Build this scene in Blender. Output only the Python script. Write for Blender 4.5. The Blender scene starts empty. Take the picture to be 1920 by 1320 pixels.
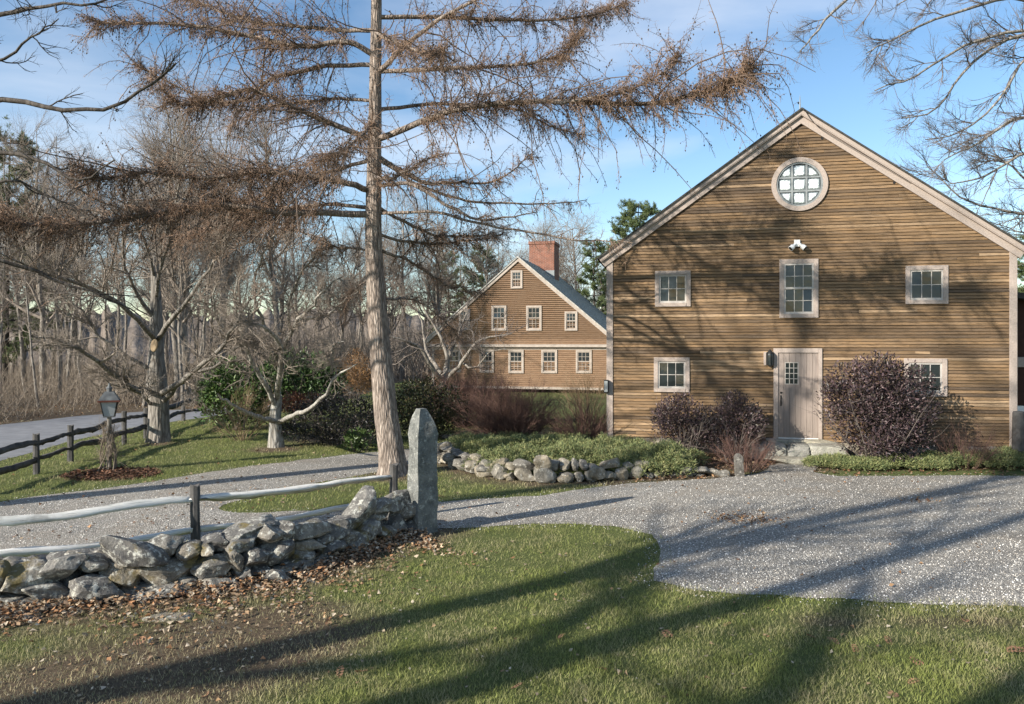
import bpy, bmesh, math, random
import numpy as np
from mathutils import Vector, Matrix, noise as mnoise

sc = bpy.context.scene
col = sc.collection
R = math.radians
rng = np.random.default_rng(7)
random.seed(7)

# ------------------------------------------------------------------ camera, sky, sun, exposure
FPX, CX, HY, CAMZ = 1400.0, 960.0, 643.0, 2.8
cam_d = bpy.data.cameras.new('camera')
cam = bpy.data.objects.new('camera', cam_d); col.objects.link(cam)
cam.location = (0, 0, CAMZ); cam.rotation_euler = (R(90), 0, 0)
cam_d.sensor_width = 36; cam_d.lens = 36 * FPX / 1920
cam_d.shift_y = (HY - 660) / 1920
cam_d.clip_start = .1; cam_d.clip_end = 3000
sc.camera = cam

SUN_AZ, SUN_EL = 55, 23          # light travels towards +x +y
world = bpy.data.worlds.new('World'); sc.world = world; world.use_nodes = True
wn = world.node_tree; wn.nodes.clear()
def wnode(t, **k):
    n = wn.nodes.new(t)
    for a, b in k.items(): setattr(n, a, b)
    return n
sky = wnode('ShaderNodeTexSky', sky_type='NISHITA', sun_disc=False)
sky.sun_elevation = R(SUN_EL); sky.sun_rotation = R(180 + SUN_AZ)
sky.air_density = 1.0; sky.dust_density = .15; sky.ozone_density = 1.4
tc = wnode('ShaderNodeTexCoord')
mp = wnode('ShaderNodeMapping'); mp.inputs['Scale'].default_value = (1.0, 1.0, 3.2); mp.inputs['Location'].default_value = (.35, .2, .1)
nz = wnode('ShaderNodeTexNoise'); nz.inputs['Scale'].default_value = 1.9; nz.inputs['Detail'].default_value = 7; nz.inputs['Roughness'].default_value = .5; nz.inputs['Distortion'].default_value = .35
rp = wnode('ShaderNodeValToRGB'); rp.color_ramp.elements[0].position = .47; rp.color_ramp.elements[1].position = .78
mx = wnode('ShaderNodeMix', data_type='RGBA'); mx.inputs[7].default_value = (4.6, 4.8, 5.2, 1)
mu = wnode('ShaderNodeMath', operation='MULTIPLY'); mu.inputs[1].default_value = .75
bg = wnode('ShaderNodeBackground'); bg.inputs[1].default_value = .125
wo = wnode('ShaderNodeOutputWorld')
L = wn.links.new
L(tc.outputs['Generated'], mp.inputs[0]); L(mp.outputs[0], nz.inputs['Vector']); L(nz.outputs['Fac'], rp.inputs[0])
L(rp.outputs[0], mu.inputs[0]); L(mu.outputs[0], mx.inputs[0]); hs_ = wnode('ShaderNodeHueSaturation'); hs_.inputs['Saturation'].default_value = 1.14; hs_.inputs['Value'].default_value = .84; L(sky.outputs[0], hs_.inputs['Color']); L(hs_.outputs[0], mx.inputs[6]); L(mx.outputs[2], bg.inputs[0]); L(bg.outputs[0], wo.inputs[0])

sun_d = bpy.data.lights.new('sun', 'SUN'); sun_d.energy = 5.0; sun_d.angle = R(.6); sun_d.color = (1, .93, .82)
sun = bpy.data.objects.new('sun', sun_d); col.objects.link(sun)
_d = Vector((math.sin(R(SUN_AZ)) * math.cos(R(SUN_EL)), math.cos(R(SUN_AZ)) * math.cos(R(SUN_EL)), -math.sin(R(SUN_EL))))
sun.rotation_euler = _d.to_track_quat('-Z', 'Y').to_euler(); sun.location = (-20, -20, 30)
vs = sc.view_settings
vs.view_transform = 'Standard'; vs.look = 'None'; vs.gamma = 1; vs.exposure = .9; vs.use_curve_mapping = False
sc.render.engine = 'CYCLES'
sc.cycles.max_bounces = 5; sc.cycles.transparent_max_bounces = 8

# ------------------------------------------------------------------ helpers
def at(px, py, d): return np.array(((px - CX) / FPX * d, d, CAMZ - (py - HY) / FPX * d))
def gp(px, py):
    d = CAMZ * FPX / (py - HY)
    return np.array(((px - CX) / FPX * d, d, 0.0))
def tag(o, label=None, cat=None, group=None, kind=None):
    if label: o['label'] = label
    if cat: o['category'] = cat
    if group: o['group'] = group
    if kind: o['kind'] = kind
    return o
def link(name, me, parent=None, loc=None):
    o = bpy.data.objects.new(name, me); col.objects.link(o)
    if parent is not None: o.parent = parent
    if loc is not None: o.location = loc
    return o
def empty(name, loc=(0, 0, 0), rz=0):
    o = bpy.data.objects.new(name, None); col.objects.link(o); o.location = loc; o.rotation_euler = (0, 0, rz); o.empty_display_size = .2
    return o
def mesh_np(name, V, faces, mat=None, colr=None, smooth=False):
    """faces: list of int arrays (n, k)"""
    V = np.asarray(V, dtype=np.float32).reshape(-1, 3)
    me = bpy.data.meshes.new(name)
    me.vertices.add(len(V)); me.vertices.foreach_set('co', V.ravel())
    faces = [np.asarray(f, dtype=np.int32) for f in faces if len(f)]
    nl = sum(f.size for f in faces); nf = sum(len(f) for f in faces)
    me.loops.add(nl); me.loops.foreach_set('vertex_index', np.concatenate([f.ravel() for f in faces]))
    me.polygons.add(nf)
    tot = np.concatenate([np.full(len(f), f.shape[1], dtype=np.int32) for f in faces])
    st = np.concatenate([[0], np.cumsum(tot)[:-1]]).astype(np.int32)
    me.polygons.foreach_set('loop_start', st)
    try: me.polygons.foreach_set('loop_total', tot)
    except Exception: pass
    if smooth: me.polygons.foreach_set('use_smooth', np.ones(nf, dtype=bool))
    if colr is not None:
        a = me.attributes.new('Col', 'FLOAT_COLOR', 'POINT')
        c = np.ones((len(V), 4), dtype=np.float32); c[:, :3] = colr
        a.data.foreach_set('color', c.ravel())
    me.update(calc_edges=True); me.validate()
    if mat: me.materials.append(mat)
    return me
def nrm(v): return v / (np.linalg.norm(v, axis=-1, keepdims=True) + 1e-9)
def tubes(paths, sides):
    """paths: list of (P (B,k,3), Rr (B,k)) -> V, quads"""
    VV, FF, off = [], [], 0
    for P, Rr in paths:
        if len(P) == 0: continue
        B, k, _ = P.shape
        T = np.gradient(P, axis=1); T = nrm(T)
        mt = nrm(T.mean(axis=1)); ref = np.where(np.abs(mt[:, 2:3]) > .8, np.array([[1., 0, 0]]), np.array([[0, 0, 1.]]))
        ref = nrm(np.cross(mt, ref))[:, None, :]
        n1 = nrm(ref - (ref * T).sum(-1, keepdims=True) * T); n2 = np.cross(T, n1)
        a = np.arange(sides) * 2 * math.pi / sides
        V = P[:, :, None, :] + Rr[:, :, None, None] * (np.cos(a)[None, None, :, None] * n1[:, :, None, :] + np.sin(a)[None, None, :, None] * n2[:, :, None, :])
        idx = np.arange(B * k * sides).reshape(B, k, sides) + off
        i0, i1 = idx[:, :-1], idx[:, 1:]
        q = np.stack([i0, np.roll(i0, -1, 2), np.roll(i1, -1, 2), i1], -1).reshape(-1, 4)
        VV.append(V.reshape(-1, 3)); FF.append(q); off += B * k * sides
    return np.concatenate(VV), np.concatenate(FF)
def tube_mesh(name, groups, mat):
    """groups: list of (paths, sides)"""
    VV, FF, off = [], [], 0
    for paths, s in groups:
        if not any(len(p[0]) for p in paths): continue
        V, F = tubes(paths, s); VV.append(V); FF.append(F + off); off += len(V)
    return mesh_np(name, np.concatenate(VV), [np.concatenate(FF)], mat, smooth=True)
def resample(pts, k):
    pts = np.asarray(pts, float)
    # Catmull-Rom through the points
    Pp = np.vstack([2 * pts[0] - pts[1], pts, 2 * pts[-1] - pts[-2]])
    n = len(pts) - 1; out = []
    for t in np.linspace(0, n, k):
        i = min(int(t), n - 1); f = t - i
        a, b, c, d = Pp[i], Pp[i + 1], Pp[i + 2], Pp[i + 3]
        out.append(.5 * (2 * b + (c - a) * f + (2 * a - 5 * b + 4 * c - d) * f * f + (3 * b - a - 3 * c + d) * f ** 3))
    return np.array(out)
def spawn(P, Rr, n, t0, t1, ang, length, k, r0, rtip=.3, wob=.15, trop=0., angj=.25, lj=.35, shape=.5, flat=0., g=rng):
    """children of branches P (B,k,3): returns (C (B*n,k,3), Rc)"""
    B, kk, _ = P.shape
    t = g.uniform(t0, t1, (B, n)); f = t * (kk - 1); i = np.minimum(f.astype(int), kk - 2); fr = (f - i)[..., None]
    bi = np.arange(B)[:, None]
    p0 = P[bi, i] * (1 - fr) + P[bi, i + 1] * fr
    tan = nrm(P[bi, i + 1] - P[bi, i])
    rv = g.normal(size=(B, n, 3)); rv[..., 2] *= (1 - flat)
    perp = nrm(rv - (rv * tan).sum(-1, keepdims=True) * tan)
    a = (ang + g.normal(size=(B, n)) * angj)[..., None]
    d = nrm(np.cos(a) * tan + np.sin(a) * perp)
    ln = (length if np.isscalar(length) else np.asarray(length)[:, None]) * (1 - shape * t) * np.exp(g.normal(size=(B, n)) * lj)
    rp_ = Rr[bi, i] * (1 - fr[..., 0]) + Rr[bi, i + 1] * fr[..., 0]
    rr = np.minimum(rp_ * .75, r0 * (ln / ln.mean()) ** .5)
    d = d.reshape(-1, 3); p = p0.reshape(-1, 3); ln = ln.reshape(-1); rr = rr.reshape(-1)
    C = [p]
    for _ in range(k - 1):
        d = nrm(d + g.normal(size=d.shape) * wob + np.array([0, 0, trop]))
        p = p + d * (ln / (k - 1))[:, None]; C.append(p)
    C = np.stack(C, 1)
    Rc = rr[:, None] * np.linspace(1, rtip, k)[None]
    return C, Rc
def blen(P): return np.linalg.norm(np.diff(P, axis=1), axis=-1).sum(1)

# ------------------------------------------------------------------ materials
class NT:
    def __init__(s, name):
        s.m = bpy.data.materials.new(name); s.m.use_nodes = True; s.t = s.m.node_tree
        s.b = s.t.nodes['Principled BSDF']; s.b.inputs['Roughness'].default_value = .85
        s.b.inputs['Specular IOR Level'].default_value = .25
    def n(s, t, **k):
        x = s.t.nodes.new(t)
        for a, b in k.items():
            if a.startswith('i_'):
                key = a[2:].replace('_', ' ')
                x.inputs[key].default_value = b
            else: setattr(x, a, b)
        return x
    def l(s, a, b): s.t.links.new(a, b)
    def coord(s, kind='Object', scale=(1, 1, 1), rot=(0, 0, 0)):
        c = s.n('ShaderNodeTexCoord'); m = s.n('ShaderNodeMapping'); m.inputs['Scale'].default_value = scale; m.inputs['Rotation'].default_value = rot
        s.l(c.outputs[kind], m.inputs[0]); return m.outputs[0]
    def world_coord(s, scale=(1, 1, 1)):
        c = s.n('ShaderNodeNewGeometry'); m = s.n('ShaderNodeMapping'); m.inputs['Scale'].default_value = scale
        s.l(c.outputs['Position'], m.inputs[0]); return m.outputs[0]
    def noise(s, v, scale, detail=4, rough=.55):
        x = s.n('ShaderNodeTexNoise'); x.inputs['Scale'].default_value = scale; x.inputs['Detail'].default_value = detail; x.inputs['Roughness'].default_value = rough
        if v is not None: s.l(v, x.inputs['Vector'])
        return x.outputs['Fac']
    def ramp(s, f, stops):
        r = s.n('ShaderNodeValToRGB'); e = r.color_ramp.elements
        while len(e) < len(stops): e.new(.5)
        for x, (p, c) in zip(e, stops):
            x.position = p; x.color = (*c, 1) if len(c) == 3 else c
        s.l(f, r.inputs[0]); return r.outputs[0]
    def mix(s, f, a, b, mode='MIX'):
        x = s.n('ShaderNodeMix', data_type='RGBA', blend_type=mode)
        for i, v in ((0, f), (6, a), (7, b)):
            if isinstance(v, (int, float)): x.inputs[i].default_value = v
            elif isinstance(v, tuple): x.inputs[i].default_value = (*v, 1) if len(v) == 3 else v
            else: s.l(v, x.inputs[i])
        return x.outputs[2]
    def math(s, op, a, b):
        x = s.n('ShaderNodeMath', operation=op)
        for i, v in ((0, a), (1, b)):
            if isinstance(v, (int, float)): x.inputs[i].default_value = v
            else: s.l(v, x.inputs[i])
        return x.outputs[0]
    def col(s, c): s.l(c, s.b.inputs['Base Color'])
    def bump(s, h, strength=.4, dist=.02):
        x = s.n('ShaderNodeBump'); x.inputs['Strength'].default_value = strength; x.inputs['Distance'].default_value = dist
        s.l(h, x.inputs['Height']); s.l(x.outputs[0], s.b.inputs['Normal'])
    def rand(s):
        return s.n('ShaderNodeObjectInfo').outputs['Random']

def mat_simple(name, c1, c2, scale=6, rough=.8, bump=.3, kind='Object', stretch=(1, 1, 1), dist=.01):
    t = NT(name); v = t.coord(kind, stretch); f = t.noise(v, scale, 6)
    t.col(t.ramp(f, [(.3, c1), (.7, c2)])); t.b.inputs['Roughness'].default_value = rough
    if bump: t.bump(f, bump, dist)
    return t.m
def mat_col(name, rough=.8, mul=(1, 1, 1), transl=0.):
    t = NT(name); a = t.n('ShaderNodeAttribute', attribute_name='Col')
    t.col(t.mix(1.0, a.outputs['Color'], mul, 'MULTIPLY')); t.b.inputs['Roughness'].default_value = rough
    if transl:
        tr = t.n('ShaderNodeBsdfTranslucent'); t.l(a.outputs['Color'], tr.inputs[0])
        mxs = t.n('ShaderNodeMixShader'); mxs.inputs[0].default_value = transl
        out = t.t.nodes['Material Output']; t.l(t.b.outputs[0], mxs.inputs[1]); t.l(tr.outputs[0], mxs.inputs[2]); t.l(mxs.outputs[0], out.inputs[0])
    return t.m

def mat_clap(name, stops, dark=(.035, .026, .017), greyc=(.16, .13, .10)):
    t = NT(name); rnd = t.rand()
    c = t.n('ShaderNodeTexCoord'); m = t.n('ShaderNodeMapping'); m.inputs['Scale'].default_value = (1, 1, 14)
    ad = t.n('ShaderNodeVectorMath', operation='ADD'); cb = t.n('ShaderNodeCombineXYZ')
    t.l(t.math('MULTIPLY', rnd, 37.), cb.inputs[0]); t.l(t.math('MULTIPLY', rnd, 91.), cb.inputs[2])
    t.l(c.outputs['Object'], ad.inputs[0]); t.l(cb.outputs[0], ad.inputs[1]); t.l(ad.outputs[0], m.inputs[0])
    big = t.noise(m.outputs[0], 1.3, 6, .65)
    fine = t.noise(t.coord('Object', (4, 1, 160)), 1.5, 6, .7)
    base = t.ramp(rnd, stops)
    w = t.ramp(big, [(.33, (0, 0, 0)), (.68, (1, 1, 1))])
    c1 = t.mix(w, t.mix(.55, base, greyc), base)
    stain = t.ramp(t.noise(m.outputs[0], 3.1, 6, .65), [(.50, (0, 0, 0)), (.70, (1, 1, 1))])
    c2 = t.mix(t.math('MULTIPLY', stain, .85), c1, dark)
    c3 = t.mix(.8, c2, t.ramp(fine, [(.25, (.4, .38, .36)), (.7, (1.3, 1.27, 1.25))]), 'MULTIPLY')
    t.col(c3); t.bump(fine, .5, .004); t.b.inputs['Roughness'].default_value = .8
    return t.m

M = {}
M['clap'] = mat_clap('barn_clapboard', [(0, (.085, .055, .032)), (.2, (.15, .093, .047)), (.5, (.215, .134, .065)), (.85, (.285, .178, .088)), (.96, (.46, .32, .19))])
M['backing'] = mat_simple('dark_sheathing', (.03, .021, .014), (.055, .038, .025), 6, .9, .3)
M['clap_house'] = mat_clap('house_clapboard', [(0, (.27, .165, .10)), (1, (.33, .205, .128))], dark=(.13, .08, .052), greyc=(.34, .25, .18))
M['trim'] = mat_simple('trim_paint', (.31, .257, .222), (.40, .335, .292), 9, .7, .15, stretch=(3, 3, 3))
M['trim_w'] = mat_simple('house_trim', (.30, .255, .215), (.40, .345, .295), 5, .7, .1)
M['sash'] = mat_simple('sash_paint', (.40, .37, .34), (.48, .45, .41), 9, .6, .1)
M['door'] = mat_simple('door_paint', (.235, .193, .168), (.31, .257, .222), 3, .65, .2, stretch=(14, 14, .8))
def mat_glass():
    t = NT('window_glass'); t.b.inputs['Base Color'].default_value = (.024, .03, .032, 1); t.b.inputs['Roughness'].default_value = .04
    t.b.inputs['Specular IOR Level'].default_value = .5; v = t.coord('Object', (1, 1, 1)); t.bump(t.noise(v, 5, 2), .25, .01); return t.m
M['glass'] = mat_glass()
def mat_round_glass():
    t = NT('wavy_painted_glare_glass'); v = t.coord('Object', (1, 1, 1)); f = t.noise(v, 26, 5, .7)
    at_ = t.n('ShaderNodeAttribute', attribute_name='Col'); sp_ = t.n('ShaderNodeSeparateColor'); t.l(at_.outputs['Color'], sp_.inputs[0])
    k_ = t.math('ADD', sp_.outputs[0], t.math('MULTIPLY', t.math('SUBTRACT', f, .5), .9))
    t.col(t.ramp(k_, [(.22, (.07, .085, .09)), (.42, (.22, .25, .255)), (.55, (.72, .77, .77))])); t.b.inputs['Roughness'].default_value = .12  # glare in the panes painted into the colour: white centre, grey towards edges
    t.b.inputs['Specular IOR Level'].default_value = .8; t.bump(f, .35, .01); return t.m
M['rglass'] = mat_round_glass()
M['lead'] = mat_simple('grey_cames', (.17, .185, .19), (.27, .29, .29), 12, .5, .2)
M['black'] = mat_simple('black_metal', (.012, .012, .012), (.03, .03, .03), 12, .45, .1)
M['white'] = mat_simple('white_enamel', (.7, .7, .68), (.8, .8, .78), 6, .4, .05)
M['roof'] = mat_simple('roof_shingle', (.20, .20, .185), (.50, .48, .44), 5, .9, .4, stretch=(3, 1, 1))
M['roof_dark'] = mat_simple('barn_roof_shingle', (.03, .03, .028), (.07, .068, .062), 14, .9, .4)
M['darkred'] = mat_simple('dark_red_board', (.035, .018, .014), (.06, .03, .022), 6, .85, .3)
def mat_brick():
    t = NT('chimney_brick'); c = t.n('ShaderNodeTexCoord')
    b = t.n('ShaderNodeTexBrick'); b.inputs['Scale'].default_value = 1; b.inputs['Brick Width'].default_value = .22; b.inputs['Row Height'].default_value = .075; b.inputs['Mortar Size'].default_value = .008
    b.inputs['Color1'].default_value = (.24, .085, .05, 1); b.inputs['Color2'].default_value = (.16, .06, .04, 1); b.inputs['Mortar'].default_value = (.28, .22, .18, 1)
    s = t.n('ShaderNodeSeparateXYZ'); cb = t.n('ShaderNodeCombineXYZ'); t.l(c.outputs['Object'], s.inputs[0])
    t.l(t.math('ADD', s.outputs[0], s.outputs[1]), cb.inputs[0]); t.l(s.outputs[2], cb.inputs[1]); t.l(cb.outputs[0], b.inputs['Vector'])
    f = t.noise(c.outputs['Object'], 3, 4)
    t.col(t.mix(.6, b.outputs['Color'], t.ramp(f, [(.3, (.6, .6, .6)), (.7, (1.2, 1.2, 1.2))]), 'MULTIPLY')); t.bump(b.outputs['Fac'], -.5, .01); return t.m
M['brick'] = mat_brick()
def mat_bark(name, c1, c2, c3, vs=1., sc_=9, bump=.9, lichen=None, lt=.52):
    t = NT(name); v = t.coord('Object', (1, 1, .18 * vs)); f = t.noise(v, sc_, 7, .65)
    vo = t.n('ShaderNodeTexVoronoi', feature='DISTANCE_TO_EDGE'); vo.inputs['Scale'].default_value = sc_ * 1.1; t.l(v, vo.inputs['Vector'])
    cr = t.ramp(f, [(.28, c1), (.5, c2), (.72, c3)])
    cr = t.mix(.7, cr, t.ramp(vo.outputs['Distance'], [(0, (.3, .28, .26)), (.16, (1, 1, 1))]), 'MULTIPLY')
    if lichen:
        lf = t.noise(t.coord('Object', (1, 1, 1)), 4.5, 6, .7)
        cr = t.mix(t.ramp(lf, [(lt, (0, 0, 0)), (lt + .1, (1, 1, 1))]), cr, lichen)
    t.col(cr); t.bump(t.math('ADD', f, t.math('MULTIPLY', vo.outputs['Distance'], 1.5)), bump, .03); return t.m
M['larch_bark'] = mat_bark('larch_bark', (.09, .072, .06), (.26, .212, .178), (.48, .41, .35), sc_=17, bump=1.0)
M['grey_bark'] = mat_bark('grey_bark', (.10, .088, .075), (.22, .20, .175), (.34, .31, .275), lichen=(.33, .33, .29), lt=.60)
M['wood_bark'] = mat_bark('woodland_bark', (.12, .105, .09), (.24, .215, .185), (.38, .35, .31), bump=.4)
M['apple_bark'] = mat_bark('apple_bark', (.16, .145, .125), (.34, .32, .285), (.50, .475, .43), lichen=(.5, .5, .45), lt=.56)
M['dark_bark'] = mat_bark('dark_bark', (.04, .034, .03), (.075, .064, .055), (.12, .105, .09), bump=.5)
M['twig_bark'] = mat_simple('twig_bark', (.10, .082, .072), (.20, .17, .15), 8, .9, 0)
M['twig_grey'] = mat_simple('grey_twigs', (.17, .142, .118), (.33, .282, .235), 5, .9, 0)
M['larch_twig'] = mat_col('larch_twigs', .9)
M['leaf'] = mat_col('leaf', .5, transl=.2)
M['leaf_gloss'] = mat_col('glossy_leaf', .38)
M['needle'] = mat_col('needles', .6, transl=.15)
M['grass'] = mat_col('grass_blades', .7, transl=.3)
M['litter'] = mat_col('fallen_leaves', .8, transl=.15)
M['pebble'] = mat_col('gravel_pebbles', .85)
M['redtwig'] = mat_simple('reddish_twigs', (.10, .055, .045), (.19, .115, .09), 6, .9, 0)
M['brush'] = mat_simple('brush_twigs', (.14, .112, .086), (.29, .24, .185), 1.3, .9, 0)
M['tantwig'] = mat_simple('tan_twigs', (.20, .14, .085), (.33, .245, .155), 6, .9, 0)
def mat_stone(name, c1, c2, c3, lichen=(.52, .51, .45), moss=None, amt=.55):
    t = NT(name); rnd = t.rand(); c = t.world_coord(); f = t.noise(c, 5, 8, .68); f2 = t.noise(c, 34, 5, .7)
    base = t.ramp(f, [(.3, c1), (.5, c2), (.7, c3)])
    base = t.mix(.85, base, t.ramp(rnd, [(0, (.55, .55, .58)), (.5, (1, 1, 1)), (.8, (1.1, 1.0, .85)), (1, (1.35, 1.3, 1.2))]), 'MULTIPLY')
    lf = t.noise(c, 13, 7, .7)
    base = t.mix(t.ramp(lf, [(amt, (0, 0, 0)), (amt + .09, (1, 1, 1))]), base, lichen)
    base = t.mix(.6, base, t.ramp(f2, [(.25, (.45, .45, .45)), (.75, (1.35, 1.35, 1.35))]), 'MULTIPLY')
    if moss:
        base = t.mix(t.ramp(t.noise(c, 3.2, 6, .6), [(.57, (0, 0, 0)), (.66, (1, 1, 1))]), base, moss)
    t.col(base); t.bump(t.math('ADD', f, t.math('MULTIPLY', f2, .45)), 1.0, .05); t.b.inputs['Roughness'].default_value = .9; return t.m
M['stone'] = mat_stone('fieldstone', (.08, .076, .07), (.19, .18, .163), (.33, .31, .275), amt=.525, moss=(.17, .135, .06))
M['stone_pale'] = mat_stone('pale_fieldstone', (.11, .10, .082), (.215, .20, .17), (.34, .32, .28), lichen=(.44, .42, .37))
M['stone_post'] = mat_stone('standing_stone', (.10, .105, .10), (.20, .205, .19), (.30, .30, .28), lichen=(.37, .375, .34), amt=.55)
M['fence'] = mat_simple('weathered_rail', (.035, .033, .032), (.11, .105, .10), 5, .9, .8, stretch=(1, 1, 1), dist=.02)
def mat_rail():
    t = NT('bleached_rail'); v = t.coord('Object', (1.2, 1.2, 26)); f = t.noise(v, 3, 7, .7); f2 = t.noise(t.coord('Object', (1, 1, 1)), 2.2, 5, .6)
    c = t.ramp(f, [(.3, (.22, .205, .18)), (.42, (.66, .64, .59)), (.7, (.86, .84, .79))]); t.col(t.mix(t.ramp(f2, [(.56, (0, 0, 0)), (.7, (.8, .8, .8))]), c, (.30, .285, .26))); t.bump(f, .9, .02); return t.m
M['fence_pale'] = mat_rail()
def mat_ground():
    t = NT('lawn'); c = t.world_coord(); a = t.n('ShaderNodeAttribute', attribute_name='Col'); s = t.n('ShaderNodeSeparateColor'); t.l(a.outputs['Color'], s.inputs[0])
    f = t.noise(c, 1.1, 6, .6); f2 = t.noise(c, 22, 6, .75); f3 = t.noise(c, 140, 3, .7)
    green = t.ramp(f2, [(.25, (.06, .075, .022)), (.55, (.13, .155, .045)), (.8, (.22, .225, .085))])
    tan = t.ramp(f2, [(.25, (.055, .04, .026)), (.5, (.13, .095, .06)), (.75, (.24, .18, .12))])
    k = t.math('ADD', s.outputs[0], t.math('MULTIPLY', t.math('SUBTRACT', f, .5), 1.1))
    k = t.ramp(k, [(.3, (0, 0, 0)), (.7, (1, 1, 1))])
    cc = t.mix(k, green, tan)
    cc = t.mix(.5, cc, t.ramp(f3, [(.3, (.5, .5, .5)), (.7, (1.4, 1.4, 1.4))]), 'MULTIPLY')
    t.col(cc); t.bump(t.math('ADD', f2, f3), .8, .04); t.b.inputs['Roughness'].default_value = .95; return t.m
M['ground'] = mat_ground()
def mat_gravel():
    t = NT('gravel'); c = t.world_coord()
    v = t.n('ShaderNodeTexVoronoi'); v.inputs['Scale'].default_value = 58; t.l(c, v.inputs['Vector'])
    sp = t.n('ShaderNodeSeparateColor'); t.l(v.outputs['Color'], sp.inputs[0])
    stone = t.ramp(sp.outputs[0], [(0, (.24, .225, .195)), (.35, (.42, .395, .345)), (.7, (.56, .525, .46)), (1, (.74, .70, .62))])
    stone = t.mix(t.ramp(v.outputs['Distance'], [(.3, (0, 0, 0)), (.65, (1, 1, 1))]), stone, (.16, .15, .135))
    f = t.noise(c, .9, 6, .6)
    stone = t.mix(t.ramp(f, [(.45, (0, 0, 0)), (.72, (.6, .6, .6))]), stone, (.30, .255, .20)); ft = t.noise(t.world_coord((.25, 1.1, 1)), .9, 3, .5); stone = t.mix(.55, stone, t.ramp(ft, [(.35, (.72, .70, .68)), (.6, (1.1, 1.1, 1.1))]), 'MULTIPLY')
    t.col(stone); t.bump(t.math('SUBTRACT', 1., v.outputs['Distance']), .9, .02); return t.m
M['gravel'] = mat_gravel()
M['asphalt'] = mat_simple('asphalt', (.15, .152, .16), (.23, .232, .24), 2, .9, .2, kind='Object')
M['mulch'] = mat_simple('mulch', (.05, .03, .02), (.16, .095, .065), 20, .95, 1.0, dist=.05)
M['hill'] = mat_simple('wooded_hill', (.13, .105, .085), (.25, .205, .165), .25, .95, .6, dist=2)
M['step'] = mat_stone('step_granite', (.22, .215, .185), (.34, .335, .29), (.46, .44, .39), lichen=(.30, .33, .24), amt=.6)

# ------------------------------------------------------------------ small mesh builders
def box_bm(bm, x0, x1, y0, y1, z0, z1):
    vs_ = [bm.verts.new(p) for p in ((x0, y0, z0), (x1, y0, z0), (x1, y1, z0), (x0, y1, z0), (x0, y0, z1), (x1, y0, z1), (x1, y1, z1), (x0, y1, z1))]
    for f in ((0, 3, 2, 1), (4, 5, 6, 7), (0, 1, 5, 4), (1, 2, 6, 5), (2, 3, 7, 6), (3, 0, 4, 7)): bm.faces.new([vs_[i] for i in f])
    return vs_
def fin(bm, name, mat, parent=None, loc=None, bevel=0., smooth=False, seg=1):
    if bevel: bmesh.ops.bevel(bm, geom=bm.edges[:], offset=bevel, segments=seg, affect='EDGES', clamp_overlap=True)
    bmesh.ops.recalc_face_normals(bm, faces=bm.faces[:])
    me = bpy.data.meshes.new(name); bm.to_mesh(me); bm.free(); me.materials.append(mat)
    if smooth:
        for p in me.polygons: p.use_smooth = True
    return link(name, me, parent, loc)
def boxes(name, mat, parent, lst, bevel=.004):
    bm = bmesh.new()
    for b in lst: box_bm(bm, *b)
    return fin(bm, name, mat, parent, bevel=bevel)
def prism(bm, pts, y0, y1):
    """pts: (x,z) polygon, extruded in y"""
    a = [bm.verts.new((x, y0, z)) for x, z in pts]; b = [bm.verts.new((x, y1, z)) for x, z in pts]
    n = len(pts); bm.faces.new(a); bm.faces.new(b[::-1])
    for i in range(n): bm.faces.new((a[i], b[i], b[(i + 1) % n], a[(i + 1) % n]))
def lathe(bm, prof, c=(0, 0, 0), n=10):
    rings = []
    for r, z in prof: rings.append([bm.verts.new((c[0] + r * math.cos(2 * math.pi * i / n), c[1] + r * math.sin(2 * math.pi * i / n), c[2] + z)) for i in range(n)])
    for a, b in zip(rings, rings[1:]):
        for i in range(n): bm.faces.new((a[i], a[(i + 1) % n], b[(i + 1) % n], b[i]))
    bm.faces.new(rings[0][::-1]); bm.faces.new(rings[-1])
def stone_mesh(name, w, d, h, seed, sub=3, rough=.16, cuts=7, mat=None, p=3.0):
    """irregular fieldstone: sphere-ish box cut by random planes, then roughened"""
    g = np.random.default_rng(seed); bm = bmesh.new(); bmesh.ops.create_icosphere(bm, subdivisions=sub, radius=1)
    V = np.array([v.co for v in bm.verts])
    V = V / (np.abs(V) ** p).sum(1, keepdims=True) ** (1 / p)      # towards a rounded box
    for _ in range(cuts):
        n = nrm(g.normal(size=3)); o = g.uniform(.62, .98); dd = V @ n - o; V = V - np.clip(dd, 0, None)[:, None] * n * .98
    o = g.uniform(0, 50, 3)
    for i, v in enumerate(bm.verts):
        c = V[i]; s = 1 + rough * mnoise.noise(Vector(c * 1.3 + o)) + rough * .45 * mnoise.noise(Vector(c * 3.4 + o)) + rough * .28 * mnoise.noise(Vector(c * 8 + o))
        v.co = (c[0] * s * w / 2, c[1] * s * d / 2, c[2] * s * h / 2)
    me = bpy.data.meshes.new(name); bm.to_mesh(me); bm.free()
    if mat: me.materials.append(mat)
    for q in me.polygons: q.use_smooth = True
    try: me.set_sharp_from_angle(angle=R(20))
    except Exception: pass
    return me
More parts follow.
